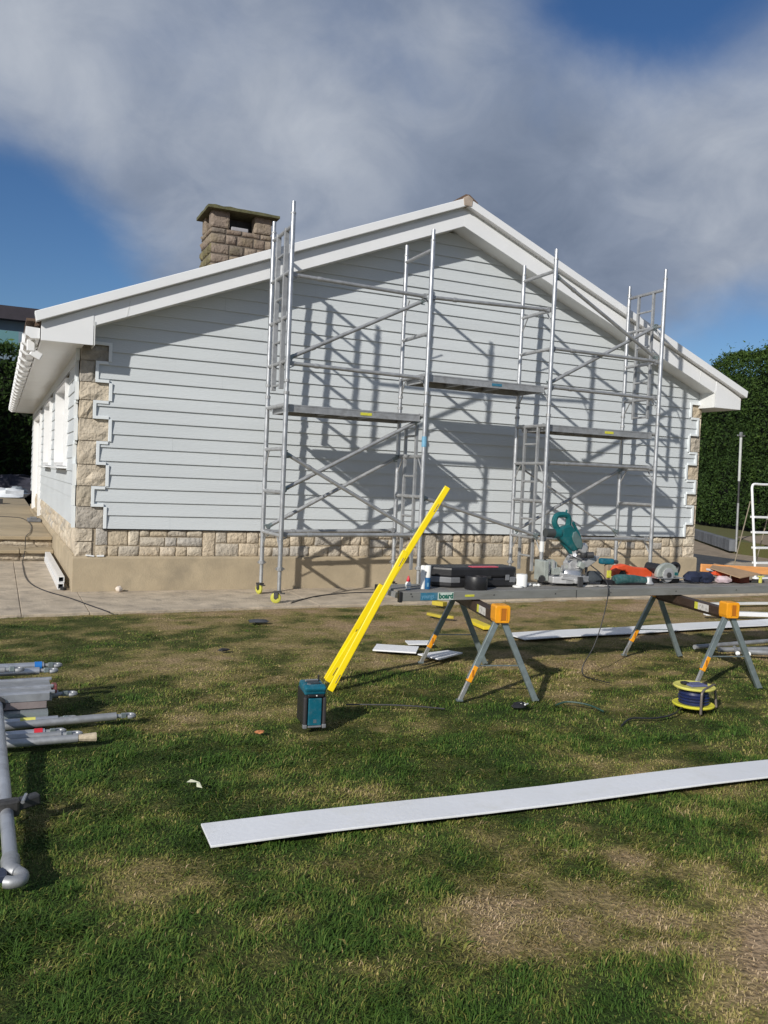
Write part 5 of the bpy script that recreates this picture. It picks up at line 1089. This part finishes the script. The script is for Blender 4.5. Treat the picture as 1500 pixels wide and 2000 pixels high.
# folded tubes and bits at the right
for i, (a, b, r_, lab) in enumerate((((5.18, -4.72, .04), (7.2, -4.62, .05), .022, 'straight grey tube on the grass behind the right trestle'), ((5.30, -4.90, .045), (6.0, -5.02, .045), .024, 'short grey tube lying alongside the straight one behind the right trestle'), ((5.45, -5.03, .05), (6.9, -5.75, .05), .026, 'grey tube running off the right edge towards the camera'))):
    tag(MB().tube(a, b, r_, 12).build('metal_tube', ALU2, smooth=True), lab, 'tube')
for x, y, lab in ((5.315, -5.11, 'left of two white round end caps by the right trestle'), (5.405, -5.15, 'right of two white round end caps by the right trestle')):
    t = thing('end_capped_stub', (x, y, 0), lab, 'tube end'); MB().tube((x, y, .055), (x+.22, y+.24, .05), .018, 14).build('stub', ALU2, t, smooth=True); MB().tube((x, y, .055), (x-.012, y-.013, .056), .020, 16).build('white_cap', WHITE, t, smooth=True)
tag(MB().box((4.04, -1.74, .03), (.10, .16, .05), Matrix.Rotation(.5, 3, 'Z')).build('yellow_offcut', mat('olive_yellow', (.45, .36, .04), .6, var=.2), bevel=.005), 'short olive yellow block furthest back on the lawn, near the concrete', 'block')
tag(MB().bar((3.53, -2.42, .03), (3.62, -2.62, .02), .06, .03).bar((3.60, -2.60, .03), (3.72, -2.66, .02), .05, .03).build('yellow_offcut', mat('olive_yellow', (.45, .36, .04)), bevel=.005), 'bent yellow scrap on the dry grass below the board sticker', 'scrap')
tag(MB().bar((3.82, -2.85, .02), (3.76, -3.32, .02), .11, .035).build('yellow_strip', mat('yellow_strip', (.72, .56, .03), .5, var=.1), bevel=.005), 'flat yellow strip on the grass between the legs of the left trestle', 'strip')
FLAT.append((3.83, -2.84, 3.75, -3.32, .05))
tag(lump('black_scrap', (1.58, -2.45, .01), (.10, .05, .02), mat('dark_grey_rag', (.05, .055, .065), .8), 95, rough=.35), 'dark rag on the dry grass near the left castors', 'rag')
tag(lump('black_scrap', (.906, -3.72, .004), (.045, .03, .014), BLACK, 96), 'tiny dark scrap on the lawn left of the levels', 'scrap')
tag(lump('stone_chip', (.549, -6.03, .008), (.028, .018, .010), mat('orange_leaf', (.50, .20, .08), .8), 97), 'small orange-brown leaf on the grass left of the radio', 'leaf')
tag(MB().add([(-.03, -6.80, .045), (.01, -6.835, .052), (.03, -6.80, .04), (-.005, -6.78, .05), (.005, -6.86, .04), (.03, -6.87, .035), (.025, -6.83, .05)], [(0, 1, 2, 3), (1, 4, 5, 6)]).build('paper_scrap', mat('cream_paper', (.72, .72, .52), .8)), 'small torn cream paper scrap caught in the grass above the trim board', 'paper')
tag(MB().path(wire([(1.25, -5.62, .01), (1.5, -5.72, .016), (1.7, -5.80, .012), (1.86, -5.86, .0)], 4), .005, 6).build('twig', DARKM), 'thin dark twig on the grass to the right of the radio', 'twig')
# stepladder by the right edge
t = thing('stepladder', (10.6, -.42, 0), 'white stepladder standing beyond the right corner of the bungalow', 'ladder')
q = lambda z, x: (x+.045*z, -.62+.16*z, z)
for x in (10.585, 11.12): MB().path([q(0, x), q(1.55, x)], .021, 10).build('stile', UPVC, t, smooth=True)
MB().path(wire([q(1.53, 10.585), q(1.64, 10.59), q(1.69, 10.64), q(1.69, 10.8), q(1.69, 11.07), q(1.64, 11.115), q(1.53, 11.12)], 5), .021, 10).build('top_hoop', UPVC, t, smooth=True)
for z in (.13, .38, .63, .885, 1.14): MB().box(((q(z, 10.585)[0]+q(z, 11.12)[0])/2, q(z, 0)[1]+.02, z), (.52, .10, .035)).build('tread', UPVC, t, bevel=.006)
for x in (10.64, 11.14): MB().path([(x+.0, -.36, 1.40), (x-.03, -.05, .0)], .010, 8).build('rear_leg', mat('tan_tube', (.33, .29, .22), .5, .3), t, smooth=True)
# washing line post
t = thing('line_post', (16.85, 5.6, .0), 'thin grey washing-line post in front of the tall hedge', 'post')
MB().tube((16.85, 5.6, 0), (16.83, 5.6, 1.28), .030, 10).build('lower_tube', ALU2, t, smooth=True); MB().tube((16.83, 5.6, 1.28), (16.815, 5.6, 1.86), .027, 10).build('sleeve', DARKM, t, smooth=True); MB().tube((16.815, 5.6, 1.86), (16.79, 5.6, 3.0), .034, 10).build('upper_tube', mat('pale_grey_paint', (.5, .52, .5), .5), t, smooth=True)
MB().box((16.788, 5.6, 3.05), (.26, .03, .035)).box((16.788, 5.6, 3.075), (.06, .06, .13)).build('cross_head', ALU2, t, bevel=.005)
grass()
